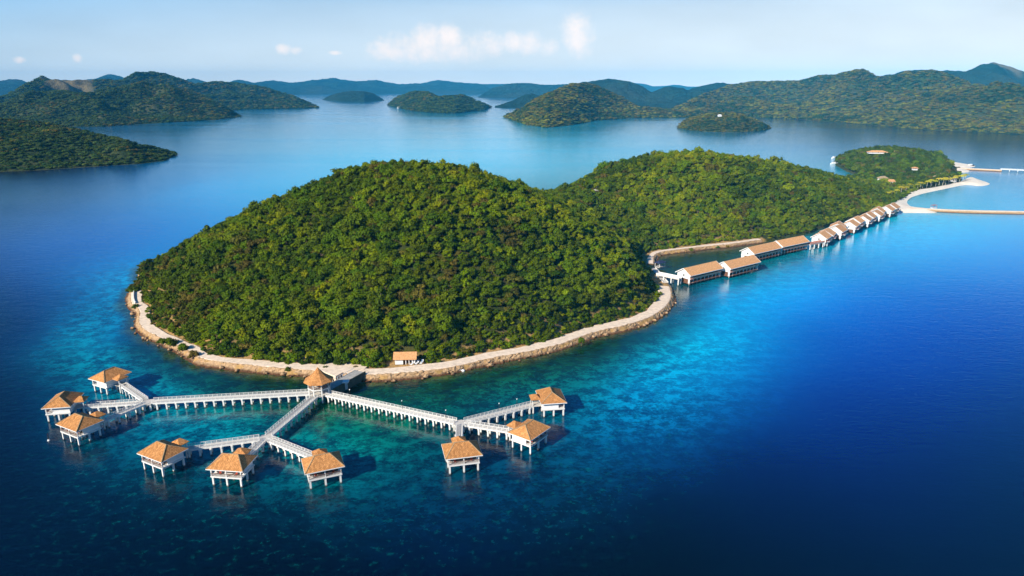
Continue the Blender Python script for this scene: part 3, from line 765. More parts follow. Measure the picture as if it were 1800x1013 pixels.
# low understory filling the forest edge
Q = jitter_grid(POLY1, 3.0); hq, dq = h_main(Q)
pq = (Q[:, 1] < 420) | ((Q[:, 0] > 80) & (Q[:, 0] < 190) & (Q[:, 1] < 520)); e = np.where(pq, np.where(Q[:, 0] < -75, np.where((Q[:, 0] < -170) & (Q[:, 1] > 356), .3, 6.8), 7.9), .3) + fnoise(Q[:, 0], Q[:, 1], 9, 91, 3) * 3.0
k = (dq > e) & (dq < e + 16) & (np.hypot(Q[:, 0] - HUTP.x, Q[:, 1] - HUTP.y) > 7) & (rs.uniform(0, 1, len(Q)) < .95); Q = Q[k]; hq = hq[k] - .3
scatter('undergrowth', 'low green undergrowth along the edge of the main island forest', *scatter_arrays(Q, hq, rs.uniform(.32, .6, len(Q)), species_of(Q, dq[k])), GN_NEAR)

P = jitter_grid(POLY2, 5.5); hz, d = h_small(P); k = d > 4
for bpoly in BEACHES: k &= sdist(P, bpoly) < -2
P = P[k]; hz = hz[k]
spc = np.where(rs.uniform(0, 1, len(P)) < .6, 0, np.where(rs.uniform(0, 1, len(P)) < .6, 1, 3))
scatter('forest', 'dark forest covering the small round headland beyond the white beach', *scatter_arrays(P, hz, rs.uniform(.9, 1.5, len(P)), spc), GN_NEAR)


def far_forest(L, label, spacing, cap=26000, bare_cut=.4, vmax=1.08, olive=0.0):
    G, vs, bv = L; nu, nv, _ = G.shape
    j0 = 1; j1 = int(np.searchsorted(vs, vmax))
    A = G[:-1, j0:j1]; B = G[1:, j0:j1]; C2 = G[:-1, j0 + 1:j1 + 1]
    area = np.linalg.norm(np.cross(B - A, C2 - A), axis=2); tot = area.sum(); n = int(tot / spacing ** 2)
    if n > cap: spacing *= math.sqrt(n / cap); n = cap
    cell = rs.choice(area.size, n, p=(area / tot).ravel()); iu, iv = np.unravel_index(cell, area.shape)
    a = rs.uniform(0, 1, (n, 1)); b = rs.uniform(0, 1, (n, 1)); iv = iv + j0
    Pp = (G[iu, iv] * (1 - a) + G[iu + 1, iv] * a) * (1 - b) + (G[iu, iv + 1] * (1 - a) + G[iu + 1, iv + 1] * a) * b
    kk = (bv[iu, iv] < bare_cut) & (Pp[:, 2] > .5)
    Pp = Pp[kk]; n = len(Pp); iv = iv[kk]
    s = spacing / 5.2 * rs.uniform(.65, 1.35, n)
    nn = fnoise(Pp[:, 0], Pp[:, 1], 160, 5, 3); u = rs.uniform(0, 1, n)
    pick = np.where(u < .45 - olive * .25, 0, np.where(u < .82 - olive * .3, 1, 2)); pick = np.where((nn > .12 - olive * .2) & (u > .4 - olive * .15), np.where(u > .7, 3, 2), pick); pick = np.where((nn < -.22) & (u < .75), 0, pick)
    lowp = (vs[iv] < .35) & (nn > -.1) & (u > .55); pick = np.where(lowp & (olive > 0), 3, pick)
    if olive == 0: pick = np.where(pick == 3, 1, np.where((pick == 2) & (u > .8), 2, np.minimum(pick, 1)))
    scatter('forest', label, Pp - np.array([0, 0, .8]) * (spacing / 6), np.column_stack([np.zeros((n, 2)), rs.uniform(0, 6.28, n)]), np.column_stack([s * 1.15, s * 1.15, s * .62]), pick, GN_FAR)


far_forest(L1, 'dark forest on the near headland at the left edge', 6.0)
far_forest(L2, 'forest on the long wooded hill behind the left headland', 8.5)
far_forest(L3, 'bluish forest on the high hills far to the left', 14)
far_forest(L6, 'blue forest on the two-humped islet in the channel', 12, 8000)
far_forest(L8, 'forest on the cone-shaped hill in the middle distance', 10, olive=.6)
far_forest(L10, 'forest over the long ridge at the right', 12, 48000, olive=.8)
far_forest(L10c, 'green forest on the rounded hill at the right edge', 8.5, olive=1)
far_forest(L12, 'green scrub on the tiny low islet before the right ridge', 6, olive=.8)
# ------------------------------------------------------------------ shore of the main island
def strip_mesh(name, line, offs, m, closed_ends=True, jitter=0.0, seed=0, inward=1):
    """a lofted strip along a line; offs is a list of (offset to the island side, z)"""
    n = len(line); V = []; rg = random.Random(seed)
    for i, p in enumerate(line):
        a = line[max(0, i - 1)]; b = line[min(n - 1, i + 1)]; t = (b - a).normalized(); nr = Vector((-t.y, t.x)) * inward
        for k, (o, z) in enumerate(offs):
            oo = o(i, n) if callable(o) else o
            j = jitter if 0 < k < len(offs) - 1 else 0
            q = p + nr * (oo + rg.uniform(-j, j)); V.append((q.x, q.y, z + rg.uniform(-j, j) * .5))
    F = grid_faces(n, len(offs))
    o = np_mesh(name, V, F, m, False)
    if o.data.polygons[len(offs)].normal.z < 0: o.data.flip_normals()
    return o


SH = resample(SHORE1, 1.1)
lagl = [Vector((p.x, p.y)) for p in [gp(*q) for q in [(1152, 470), (1152, 457), (1164, 449), (1200, 444), (1250, 438), (1290, 434), (1340, 427)]]]
LG = resample(catmull(lagl, 3), 1.5)


def smooth_line(L, k=3):
    for _ in range(k): L = [L[0]] + [(L[i - 1] + L[i] * 2 + L[i + 1]) / 4 for i in range(1, len(L) - 1)] + [L[-1]]
    return L


SH = smooth_line(SH, 6)
wob = lambda base, amp, sd: (lambda i, n: base - ((1.6 if base > 6.5 else 0) * max(0, min(1, (.5 - i / n) * 8)) if sd == 1 else 0) + amp * float(fnoise(np.array([i * 1.1]), np.array([sd * 9.0]), 14, sd)[0]))
SH = [p for k_, p in enumerate(SH) if not (p.x < -170 and p.y > 362)]
for line, sd in ((SH, 1), (LG, 2)):
    o = strip_mesh('rocky_bank', line, [(wob(-2.6, 1.0, 31), -1.2), (wob(-1.2, 1.1, 32), .1), (wob(-.3, .9, 33), .6), (.3, 1.2), (.7, 1.75), (1.1, 2.1), (2.6, 2.1)], ROCK, jitter=.38, seed=sd); tag(o, kind='structure')
    o = strip_mesh('path', line, [(1.4, 2.0), (wob(1.5, .5, sd + 3), 2.2), (3.4, 2.24), (wob(7.4 if sd == 1 else 5, 1.8, sd), 2.3), (wob(8.1 if sd == 1 else 6, 1.8, sd), 1.6)], PATHM, seed=sd + 4); tag(o, kind='structure')

# low white parapet at the left end
pl = [SH[i] for i in range(1, 26)]
o = strip_mesh('parapet_wall', pl, [(2.5, 2.0), (2.5, 3.1), (2.9, 3.1), (2.9, 2.0)], PLAIN); tag(o, 'low white parapet wall along the shore path at its far left end', 'wall')


def boulder(mname, p, r, label, seed, group=None, m=ROCK):
    bm = bmesh.new(); bmesh.ops.create_icosphere(bm, subdivisions=2, radius=r)
    for v in bm.verts: v.co *= 1 + .45 * mn.noise(v.co * 1.3 / r + Vector((seed, 0, 0))); v.co.z *= .7
    me = bpy.data.meshes.new(mname); bm.to_mesh(me); bm.free(); me.materials.append(m)
    o = bpy.data.objects.new(mname, me); COL.objects.link(o); o.location = p; return tag(o, label, 'rock', group)


rg = random.Random(3)
BM = [boulder('boulder', (0, 0, -50), 1.0, 'x', k * 7.1) for k in range(4)]
for k in range(90):
    i = rg.randrange(10, len(SH) - 10); p = SH[i]; t = (SH[i + 1] - SH[i - 1]).normalized(); nr = Vector((-t.y, t.x)); q = p + nr * rg.uniform(-2.4, .9)
    o = BM[k % 4].copy() if k >= 4 else BM[k]
    if k >= 4: COL.objects.link(o)
    o.location = (q.x, q.y, rg.uniform(.1, .8)); s = rg.uniform(.35, 1.15); o.scale = (s, s * rg.uniform(.7, 1.2), s); o.rotation_euler = (0, 0, rg.uniform(0, 6))
    side = 'left of the pier hub' if q.x < -70 else 'between the pier hub and the small hut' if q.x < -35 else 'right of the small shore hut'
    tag(o, 'tan boulder at the waterline ' + side, 'rock', 'boulders along the shore path')

# bushes and small trees growing on the seaward side of the path
def shore_tree(px, py, kind, s, name, label, cat='bush', z=1.9):
    p = gp(px, py, z); cm, tmm = TREE[kind][0]; t = thing(name, label, cat, (p.x, p.y, z - .3 - 1.2 * s), rnd.uniform(0, 6)); t.scale = (s, s, s)
    for nm, me in (('crown', cm), ('trunk', tmm)):
        c = bpy.data.objects.new(nm, me); COL.objects.link(c); c.parent = t
    return t


for a in [(298, 606, 'dark', .95, 'shore_bush', 'dark green bush overhanging the water at the left bend of the path'), (322, 615, 'mid', .8, 'shore_bush', 'mid green bush between the path and the water beside the dark bush'),
          (339, 626, 'olive', .75, 'shore_bush', 'olive bush at the water edge, right end of the left bush clump'), (283, 601, 'dark', .5, 'shore_bush', 'small dark bush at the left end of the left bush clump'),
          (1022, 602, 'mid', .62, 'shore_bush', 'round green bush alone on the seaward edge of the right path'), (238, 540, 'dark', .5, 'shore_bush', 'small dark bush beside the white parapet at the far left'),
          (506, 650, 'dark', .36, 'shore_bush', 'small dark sapling at the water edge left of the pier hub'), (678, 634, 'mid', .95, 'shore_tree', 'bright green round tree standing left of the small shore hut'),
          (748, 636, 'mid', .4, 'shore_bush', 'low green bush just right of the small shore hut'), (571, 648, 'dark', .35, 'shore_bush', 'small dark shrub on the pale shore behind the gazebo'),
          (236, 512, 'dark', .8, 'shore_bush', 'dark bush hanging over the water at the island left tip'), (1215, 441, 'mid', .55, 'shore_bush', 'green bush on the lagoon path, nearest the left end'),
          (1262, 436, 'dark', .45, 'shore_bush', 'dark bush on the middle of the lagoon path'), (1280, 435, 'olive', .5, 'shore_bush', 'olive bush on the lagoon path beside the upper long house')]:
    shore_tree(a[0], a[1], a[2], a[3], a[4], a[5], 'tree' if a[4] == 'shore_tree' else 'bush')


# ------------------------------------------------------------------ walkways on piles
PILE = MB().box(-.26, .26, -.26, .26, -4, 2.72).build('pile', WHITE); pile_me = PILE.data; bpy.data.objects.remove(PILE)
XB = MB().box(-.3, .3, -1.45, 1.45, 2.2, 2.6).build('x', WHITE); xb_me = XB.data; bpy.data.objects.remove(XB)


def child(name, me, parent, loc=(0, 0, 0), rz=0):
    c = bpy.data.objects.new(name, me); COL.objects.link(c); c.parent = parent; c.location = loc; c.rotation_euler = (0, 0, rz); return c


def walkway(a, b, label, w=2.5, z=3.0, step=3.2, start=1.0, group='white walkways between the cottages', deckm=None, dz=0.0):
    a = Vector((a[0], a[1], 0)); b = Vector((b[0], b[1], 0)); L = (b - a).length; ang = math.atan2(b.y - a.y, b.x - a.x)
    t = thing('pier_walkway', label, 'pier', (a.x, a.y, dz), ang, group)
    mb = MB().box(0, L, -w / 2, w / 2, z - .22, z)
    mb.build('deck', deckm or DECK, t)
    for s in (-1, 1):
        MB().box(0, L, s * (w / 2 + .02) - .09, s * (w / 2 + .02) + .09, z - .42, z + .12).build('edge_beam', WHITE, t)
        r = MB(); y = s * (w / 2 - .12)
        r.box(0, L, y - .055, y + .055, z + 1.0, z + 1.1).box(0, L, y - .035, y + .035, z + .58, z + .66).box(0, L, y - .03, y + .03, z + .26, z + .32)
        n = int(L / 1.5)
        for i in range(n + 1): x = .1 + (L - .2) * i / n; r.box(x - .06, x + .06, y - .06, y + .06, z, z + 1.02)
        r.build('railing', WHITE, t)
    n = max(1, int((L - start) / step))
    for i in range(n + 1):
        x = start + (L - 1.6 - start) * i / n
        for s in (-1, 1): child('pile', pile_me, t, (x, s * .95, 0))
        child('crossbeam', xb_me, t, (x, 0, 0))
    return t


V2 = lambda p: Vector((p[0], p[1]))
HUB = V2(gp(562, 690, 3)); J1 = V2(gp(260, 707, 3)); J2 = V2(gp(467, 770, 3)); J3 = V2(gp(808, 744, 3))
HUTS = [('A', (-150.7, 236.1), 155, 'nearest the island, topmost of the three left cottages'), ('B', (-154.8, 214.6), 190, 'farthest left of all the cottages'),
        ('C', (-139.5, 199.0), 242, 'nearest the camera among the three left cottages'), ('D', (-103.9, 180.9), 242, 'leftmost of the three front cottages'),
        ('E', (-80.8, 174.6), 263, 'middle one of the three front cottages'), ('F', (-54.6, 174.4), 293, 'rightmost of the three front cottages'),
        ('G', (-15.0, 181.6), 283, 'standing alone at the front of the right group'), ('H', (5.4, 193.9), 323, 'at the end of the long right walkway'),
        ('I', (13.6, 217.9), 8, 'farthest right, behind the right group')]


def hut_back(h, d=7.3): a = R(h[2]); return V2(h[1]) - Vector((math.cos(a), math.sin(a))) * d


def toward(a, b, d): return a + (b - a).normalized() * d


BACKP = {h[0]: hut_back(h, 6.6) for h in HUTS}
walkway(toward(HUB, J1, 3.6), toward(J1, HUB, 1.6), 'long white walkway running left from the octagonal gazebo to the left junction')
walkway(toward(HUB, J2, 3.6), toward(J2, HUB, 1.6), 'white walkway slanting down from the octagonal gazebo to the front junction')
walkway(toward(HUB, J3, 3.6), toward(J3, HUB, 1.6), 'long white walkway slanting right from the octagonal gazebo to the right junction')
for j, hs, nm in ((J1, 'ABC', 'left'), (J2, 'DEF', 'front'), (J3, 'GHI', 'right')):
    for k in hs:
        lab = {'A': 'short white walkway up to the topmost left cottage', 'B': 'white walkway out to the farthest left cottage', 'C': 'shaded walkway down to the nearest left cottage',
               'D': 'white walkway out to the leftmost front cottage', 'E': 'short blue-shaded walkway to the middle front cottage', 'F': 'white walkway down to the rightmost front cottage',
               'G': 'very short walkway from the right junction to the lone front cottage', 'H': 'white walkway from the right junction to its end cottage', 'I': 'white walkway from the right junction back to the farthest right cottage'}[k]
        walkway(toward(j, BACKP[k], 1.9), BACKP[k], lab, 2.1, start=2.0)
for j, nm in ((J1, 'left'), (J2, 'front'), (J3, 'right')):
    t = thing('pier_junction', 'small six-sided white deck where the %s walkways meet' % nm, 'platform', (j.x, j.y, 0), .3, 'walkway junction decks')
    n = 6; vs = [Vector((2.5 * math.cos(6.283 * i / n), 2.5 * math.sin(6.283 * i / n), z)) for z in (2.7, 3.02) for i in range(n)]
    MB().add(vs, [(i, (i + 1) % n, n + (i + 1) % n, n + i) for i in range(n)] + [tuple(range(n))[::-1], tuple(range(n, 2 * n))]).build('deck', DECK, t)
    for i in range(6): child('pile', pile_me, t, (1.9 * math.cos(1.047 * i), 1.9 * math.sin(1.047 * i), 0))

# ------------------------------------------------------------------ cottages on stilts
def make_cottage():
    t = thing('overwater_cottage', 'x', 'cottage', (0, 0, 0), 0, 'hip-roofed cottages over the water')
    MB().box(-3.7, 4.0, -4.7, 4.7, 2.45, 2.86).build('floor_slab', WHITE, t)
    # walls: back, two sides
    wl = MB().box(-3.5, -3.25, -4.25, 4.25, 2.86, 5.2).box(-3.25, 1.9, 4.0, 4.25, 2.86, 5.2).box(-3.25, 1.9, -4.25, -4.0, 2.86, 5.2).build('wall', PLAIN, t)
    MB().box(-.6, .9, 4.25, 4.3, 3.7, 4.7).box(-.6, .9, -4.3, -4.25, 3.7, 4.7).build('window', GLASS, wl) if False else None
    fr = MB().box(1.62, 1.82, -4.0, 4.0, 2.86, 5.2)
    g = fr.build('front_wall', TIMBER, t)
    for y in (-2.6, 0, 2.6): MB().box(1.83, 1.87, y - 1.05, y + 1.05, 2.95, 4.9).build('glass_door', GLASS, g)
    for y in (-4.45, 0, 4.45): MB().box(3.55, 3.85, y - .15, y + .15, 2.86, 5.2).build('porch_post', WHITE, t)
    r = MB().box(3.8, 3.92, -4.6, 4.6, 3.72, 3.84)
    for s in (-1, 1): r.box(1.95, 3.8, s * 4.52 - .06, s * 4.52 + .06, 3.72, 3.84)
    for i in range(24): y = -4.4 + 8.8 * i / 23; r.box(3.84, 3.89, y - .03, y + .03, 2.86, 3.74)
    r.build('railing', TIMBER, t)
    MB().hip(-4.5, 4.5, -5.5, 5.5, 5.38, 8.0, 4.2, 'y', .05).build('roof', ROOF, t)
    MB().box(-4.42, 4.42, -5.42, 5.42, 5.16, 5.325).build('soffit', PLAIN, t)
    MB().box(-4.56, 4.56, 5.44, 5.56, 5.12, 5.36).box(-4.56, 4.56, -5.56, -5.44, 5.12, 5.36).box(-4.56, -4.44, -5.44, 5.44, 5.12, 5.36).box(4.44, 4.56, -5.44, 5.44, 5.12, 5.36).build('fascia', PLAIN, t)
    # ridge caps
    c = MB()
    for s in (-1, 1):
        for x in (-4.5, 4.5): c.bar((x, s * 5.5, 5.42), (0, s * 2.1, 8.02), .22, .12)
    c.bar((0, -2.1, 8.03), (0, 2.1, 8.03), .25, .12); c.build('ridge_cap', THATCH, t)
    for x in (-3.2, 0.2, 3.6):
        for y in (-4.2, 0, 4.2): MB().box(x - .24, x + .24, y - .24, y + .24, -4, 2.45).build('pile', WHITE, t)
    # entrance porch on the land side
    MB().box(-7.0, -3.72, -1.7, 1.7, 2.7, 2.95).build('porch_deck', DECK, t)
    pr = MB().hip(-7.4, -3.9, -2.2, 2.2, 5.5, 6.7, .8, 'x', .2).build('porch_roof', ROOF, t)
    for y in (-1.5, 1.5): MB().box(-6.9, -6.7, y - .1, y + .1, 2.95, 5.3).build('porch_post', WHITE, t)
    for y in (-1.3, 1.3): MB().box(-6.7, -6.3, y - .2, y + .2, -4, 2.7).build('pile', WHITE, t)
    return t


def make_chair():
    t = thing('lounge_chair', 'x', 'chair', (0, 0, 0), 0)
    MB().box(-.35, .35, -.3, .3, .32, .44).build('seat', FABRIC, t)
    MB().box(-.42, -.3, -.3, .3, .44, .95).build('backrest', FABRIC, t)
    for x in (-.3, .3):
        for y in (-.25, .25): MB().box(x - .04, x + .04, y - .04, y + .04, 0, .32).build('leg', TIMBER, t)
    return t


cott = make_cottage(); chair = make_chair()
CL = {'A': 'brown-roofed white cottage on stilts ', }
first_chair = True
for i, h in enumerate(HUTS):
    o = cott if i == 0 else copy_tree(cott)
    o.location = (h[1][0], h[1][1], .35); o.rotation_euler = (0, 0, R(h[2])); o['label'] = 'white stilt cottage with brown hipped roof, ' + h[3]
    M = Matrix.Translation((h[1][0], h[1][1], 3.21)) @ Matrix.Rotation(R(h[2]), 4, 'Z')
    if h[0] in 'CDEFGH':
        for y, sd in ((-2.4, 'right'), (2.4, 'left')):
            c = chair if first_chair else copy_tree(chair); first_chair = False
            c.location = M @ Vector((2.75, y, 0)); c.rotation_euler = (0, 0, R(h[2]) + (.3 if y < 0 else -.3))
            lb = h[3].replace('standing alone at the front of the right group', 'the lone front one of the right group')
            c['label'] = 'red lounge chair, %s side of the balcony of the %s' % (sd, {'C': 'nearest left cottage', 'D': 'leftmost front cottage', 'E': 'middle front cottage', 'F': 'rightmost front cottage', 'G': 'lone right front cottage', 'H': 'right walkway end cottage'}[h[0]])
            c['group'] = 'lounge chairs on the cottage balconies'; c['category'] = 'chair'

# ------------------------------------------------------------------ octagonal gazebo over the hub
def octo(r, z0, z1, r2=None, n=8, ph=.3927):
    r2 = r if r2 is None else r2
    vs = [Vector((rr * math.cos(6.283185 * i / n + ph), rr * math.sin(6.283185 * i / n + ph), z)) for rr, z in ((r, z0), (r2, z1)) for i in range(n)]
    return vs, [(i, (i + 1) % n, n + (i + 1) % n, n + i) for i in range(n)] + [tuple(range(n))[::-1], tuple(range(n, 2 * n))]


gz = thing('gazebo', 'octagonal two-level gazebo with pointed brown roof at the walkway hub', 'gazebo', (HUB.x, HUB.y, 0), .1)
MB().add(*octo(4.0, 2.72, 3.02)).build('lower_deck', DECK, gz)
MB().add(*octo(4.1, 5.25, 5.6)).build('upper_deck', WHITE, gz)
for i in range(8):
    a = 6.283185 * i / 8 + .3927; x, y = 3.75 * math.cos(a), 3.75 * math.sin(a)
    MB().box(x - .2, x + .2, y - .2, y + .2, -4, 8.0).build('column', WHITE, gz)
rl = MB()
for i in range(8):
    a = 6.283185 * i / 8 + .3927; b = a + 6.283185 / 8; p = Vector((3.95 * math.cos(a), 3.95 * math.sin(a), 6.6)); q = Vector((3.95 * math.cos(b), 3.95 * math.sin(b), 6.6))
    rl.bar(p, q, .1, .12)
    for k in range(9):
        s = p.lerp(q, k / 9); rl.box(s.x - .04, s.x + .04, s.y - .04, s.y + .04, 5.6, 6.6)
rl.build('railing', TIMBER, gz)
rf = MB(); prof = [(5.4, 8.05), (3.6, 9.1), (1.9, 10.6), (.7, 12.0), (.08, 12.9)]
for (r0, z0), (r1, z1) in zip(prof, prof[1:]):
    vs, fs = octo(r0, z0, z1, r1); rf.add(vs, fs[:8])
vs, fs = octo(5.4, 7.85, 8.05); rf.add(vs, fs[:9]); rf.build('roof', ROOF, gz)

# bridge from the hub to the shore
SHB = V2(gp(633, 655, 2.2)); a0 = toward(HUB, SHB, 3.9); dv = (SHB - a0); L = dv.length; ang = math.atan2(dv.y, dv.x)
t = thing('footbridge', 'broad concrete footbridge from the gazebo to the pale shore', 'bridge', (a0.x, a0.y, 0), ang)
MB().box(0, L, -2.5, 2.6, 2.3, 2.75).build('deck', CONC, t)
MB().box(0, L, -2.75, -2.5, -2, 3.3).build('side_wall', mat('shade_dark_concrete', (.10, .11, .075), .9, .2, .6, .4), t)  # wall colour darkened to stand for its shaded side
r = MB().box(0, L, 2.6, 2.7, 3.65, 3.78)
for k in range(int(L / 1.4)): r.box(.2 + k * 1.4, .32 + k * 1.4, 2.6, 2.7, 2.75, 3.66)
r.build('railing', WHITE, t)
for k in range(3):
    for y in (-1.8, 1.9): child('pile', pile_me, t, (3 + k * L / 3.5, y, -.4))
p = gp(609, 686, 0)
t = thing('mooring_column', 'square white-capped mooring column beside the concrete footbridge', 'column', (p.x, p.y, 0))
MB().box(-.45, .45, -.45, .45, -3, 3.3).build('shaft', WHITE, t); MB().box(-1.1, 1.1, -1.1, 1.1, 3.3, 3.8).build('cap', PLAIN, t)
# pale landing behind the gazebo
lp = [gp(*q, 2.3) for q in [(590, 662), (603, 655), (640, 650), (645, 645), (640, 636), (560, 640), (560, 650)]]
mb = MB(); n = len(lp); vs = [(p.x, p.y, z) for z in (.2, 2.42) for p in lp]
lo_ = mb.add(vs, [(i, (i + 1) % n, n + (i + 1) % n, n + i) for i in range(n)] + [tuple(range(n)), tuple(range(n, 2 * n))]).build('landing_ground', PATHM); tag(lo_, kind='structure')

# small hut on the shore
t = thing('shore_hut', 'small white shore hut with a tan pitched roof beside the path', 'hut', (HUTP.x, HUTP.y, 2.2), R(3))
w_ = MB().box(-4.0, 4.0, 2.2, 2.45, 0, 2.6).box(-4.0, -3.75, -2.0, 2.2, 0, 2.6).box(3.75, 4.0, -2.0, 2.2, 0, 2.6).box(-3.75, -.8, -2.0, -1.75, 0, 2.6).box(-.8, 3.75, .2, .4, 0, 2.6)
w_.build('wall', PLAIN, t)
for x in (.3, 1.6, 2.9): MB().box(x - .15, x + .15, -2.1, -1.8, 0, 2.6).build('post', PLAIN, t)
MB().box(-.8, 3.75, .1, .2, .1, 2.1).build('door', DARKWALL, t)
vs = [(-4.7, -2.9, 2.5), (4.7, -2.9, 2.5), (4.7, .2, 4.6), (-4.7, .2, 4.6), (4.7, 3.0, 2.6), (-4.7, 3.0, 2.6), (-4.7, -2.9, 2.3), (4.7, -2.9, 2.3), (4.7, 3.0, 2.4), (-4.7, 3.0, 2.4), (4.7, .2, 4.35), (-4.7, .2, 4.35)]
MB().add(vs, [(0, 1, 2, 3), (3, 2, 4, 5), (6, 7, 1, 0), (8, 9, 5, 4), (7, 6, 11, 10), (10, 11, 9, 8), (1, 7, 10, 2), (2, 10, 8, 4), (6, 0, 3, 11), (11, 3, 5, 9)]).build('roof', ROOFT, t)
# loungers on the shore right of the hut
def make_lounger():
    t = thing('sun_lounger', 'x', 'lounger'); MB().box(-.9, .5, -.33, .33, .28, .4).build('mattress', WHITEGLOSS, t)
    MB().add([(.5, -.33, .3), (.5, .33, .3), (1.0, .33, .85), (1.0, -.33, .85), (.55, -.33, .2), (.55, .33, .2), (1.08, .33, .8), (1.08, -.33, .8)], [(0, 1, 2, 3), (4, 7, 6, 5), (0, 3, 7, 4), (1, 5, 6, 2), (2, 6, 7, 3), (0, 4, 5, 1)]).build('backrest', WHITEGLOSS, t)
    for x in (-.8, .4):
        for y in (-.28, .28): MB().box(x - .04, x + .04, y - .04, y + .04, 0, .28).build('leg', TIMBER, t)
    return t


ln = make_lounger()
for i, (x, y, lb) in enumerate([(725, 641, 'nearest the small hut'), (733, 640, 'second from the small hut'), (741, 639, 'third from the small hut'), (659, 640, 'alone left of the round tree by the hut')]):
    o = ln if i == 0 else copy_tree(ln); p = gp(x, y, 2.3); o.location = (p.x, p.y, 2.3); o.rotation_euler = (0, 0, 1.2 + .1 * i); o.scale = (1.4, 1.4, 1.4)
    o['label'] = 'white sun lounger on the shore path, ' + lb; o['group'] = 'white sun loungers on the shore path'; o['category'] = 'lounger'

# lamp posts on the walkways
def make_lamp():
    t = thing('lamp_post', 'x', 'lamp'); MB().tube((0, 0, 0), (0, 0, 2.9), .07, .05).build('pole', DARKWALL, t); MB().tube((0, 0, 2.9), (0, 0, 3.2), .16, .2).build('lantern', PLAIN, t); return t


lm = make_lamp()
for i, (a, b, f, lb) in enumerate([(HUB, J3, .22, 'near the gazebo'), (HUB, J3, .6, 'halfway along'), (HUB, J3, .9, 'near the right junction'), (J3, BACKP['I'], .55, 'on the branch to the farthest right cottage'), (J3, BACKP['I'], .8, 'close to the farthest right cottage'), (HUB, J3, .06, 'beside the gazebo steps')]):
    o = lm if i == 0 else copy_tree(lm); p = a.lerp(b, f); d = (b - a).normalized(); o.location = (p.x - d.y * 1.05, p.y + d.x * 1.05, 3.0)
    o['label'] = 'thin dark lamp post on the right-hand walkway, ' + lb; o['group'] = 'lamp posts on the right walkways'; o['category'] = 'lamp'


# ------------------------------------------------------------------ long houses and villas along the right shore
def make_house(name, L, W, label, cat, group, bays, z0=1.3, balcony=True):
    """local x along the ridge, y away from the open sea; the corner nearest the camera is the origin"""
    t = thing(name, label, cat, (0, 0, 0), 0, group)
    zf, zu, ze, zr = z0, z0 + 2.7, z0 + 5.3, z0 + 5.3 + W * .30
    MB().box(0, L, .2, W, zf - .3, zf).build('lower_floor', TIMBER, t)
    MB().box(-.15, L + .15, -.15, W + .1, zu - .25, zu).build('upper_floor', PLAIN, t)
    core = MB().box(.5, L - .5, 1.8, W - .3, zf, zu - .25).box(.35, L - .35, 1.7, W - .2, zu, ze)
    cw = core.build('inner_wall', TIMBER, t)
    for i in range(bays):
        x = (i + .5) * L / bays; wd = L / bays * .34
        MB().box(x - wd, x + wd, 1.74, 1.79, zf + .1, zu - .5).build('glass_door', GLASS, cw)
        MB().box(x - wd, x + wd, 1.64, 1.69, zu + .1, ze - .35).build('window', GLASS, cw)
    for x in (0, L - .3):
        ww = MB(); ww.box(x, x + .3, .15, W - .05, zu + .002, ze)
        vs = [Vector((xx, y, z)) for xx in (x, x + .3) for y, z in ((-.2, ze), (W + .2, ze), (W / 2, zr - .12))]
        ww.add(vs, [(0, 1, 2), (3, 5, 4), (0, 3, 4, 1), (1, 4, 5, 2), (2, 5, 3, 0)])
        ww.box(x, x + .3, .3, 1.4, zf, zu - .26).box(x, x + .3, W - 2.4, W - .1, zf, zu - .26)
        ww.build('gable_wall', PLAIN, t)
        MB().box(x - .02 if x == 0 else x + .28, x + .02 if x == 0 else x + .32, W / 2 - .5, W / 2 + .5, zu + .9, zu + 2.0).build('gable_window', GLASS, t)
    for i in range(bays + 1):
        x = .18 + (L - .36) * i / bays
        MB().box(x - .13, x + .13, .6, .86, -3, zu - .25).build('column', WHITE, t)
        MB().box(x - .07, x + .07, .1, .24, zu, ze).build('post', TIMBER, t)
        MB().box(x - .2, x + .2, W - .6, W - .2, -3, zf - .3).build('column', WHITE, t)
    MB().box(.1, L - .1, -.28, -.17, zu - .3, zu + .85).build('parapet', REDRAIL, t)
    MB().box(.1, L - .1, -.08, .02, zf + .5, zf + .6).build('lower_rail', REDRAIL, t)
    e = .9; zz = lambda y: ze + (zr - ze) * (1 - abs(y - W / 2) / (W / 2)); th = .22
    vs = []
    for x in (-e, L + e):
        for y in (-e, W / 2, W + e): vs += [(x, y, zz(y) + th), (x, y, zz(y))]
    fs = [(0, 6, 8, 2), (2, 8, 10, 4), (1, 3, 9, 7), (3, 5, 11, 9), (0, 1, 7, 6), (4, 10, 11, 5), (0, 2, 3, 1), (2, 4, 5, 3), (6, 7, 9, 8), (8, 9, 11, 10)]
    MB().add(vs, fs).build('roof', ROOFT, t)
    fb = MB()
    for x in (-e - .06, L + e + .06):
        for y in (-e, W + e): fb.bar((x, y, zz(y) + .05), (x, W / 2, zr + .05), .1, .42)
    fb.bar((-e, -e - .05, zz(-e) + .02), (L + e, -e - .05, zz(-e) + .02), .1, .34)
    fb.build('fascia', PLAIN, t)
    if balcony:
        MB().box(2.2, L - 2.2, -1.9, -.16, zu - .2, zu).build('balcony_slab', PLAIN, t)
        MB().box(2.2, L - 2.2, -1.95, -1.8, zu + .02, zu + .9).build('balcony_parapet', REDRAIL, t)
    return t


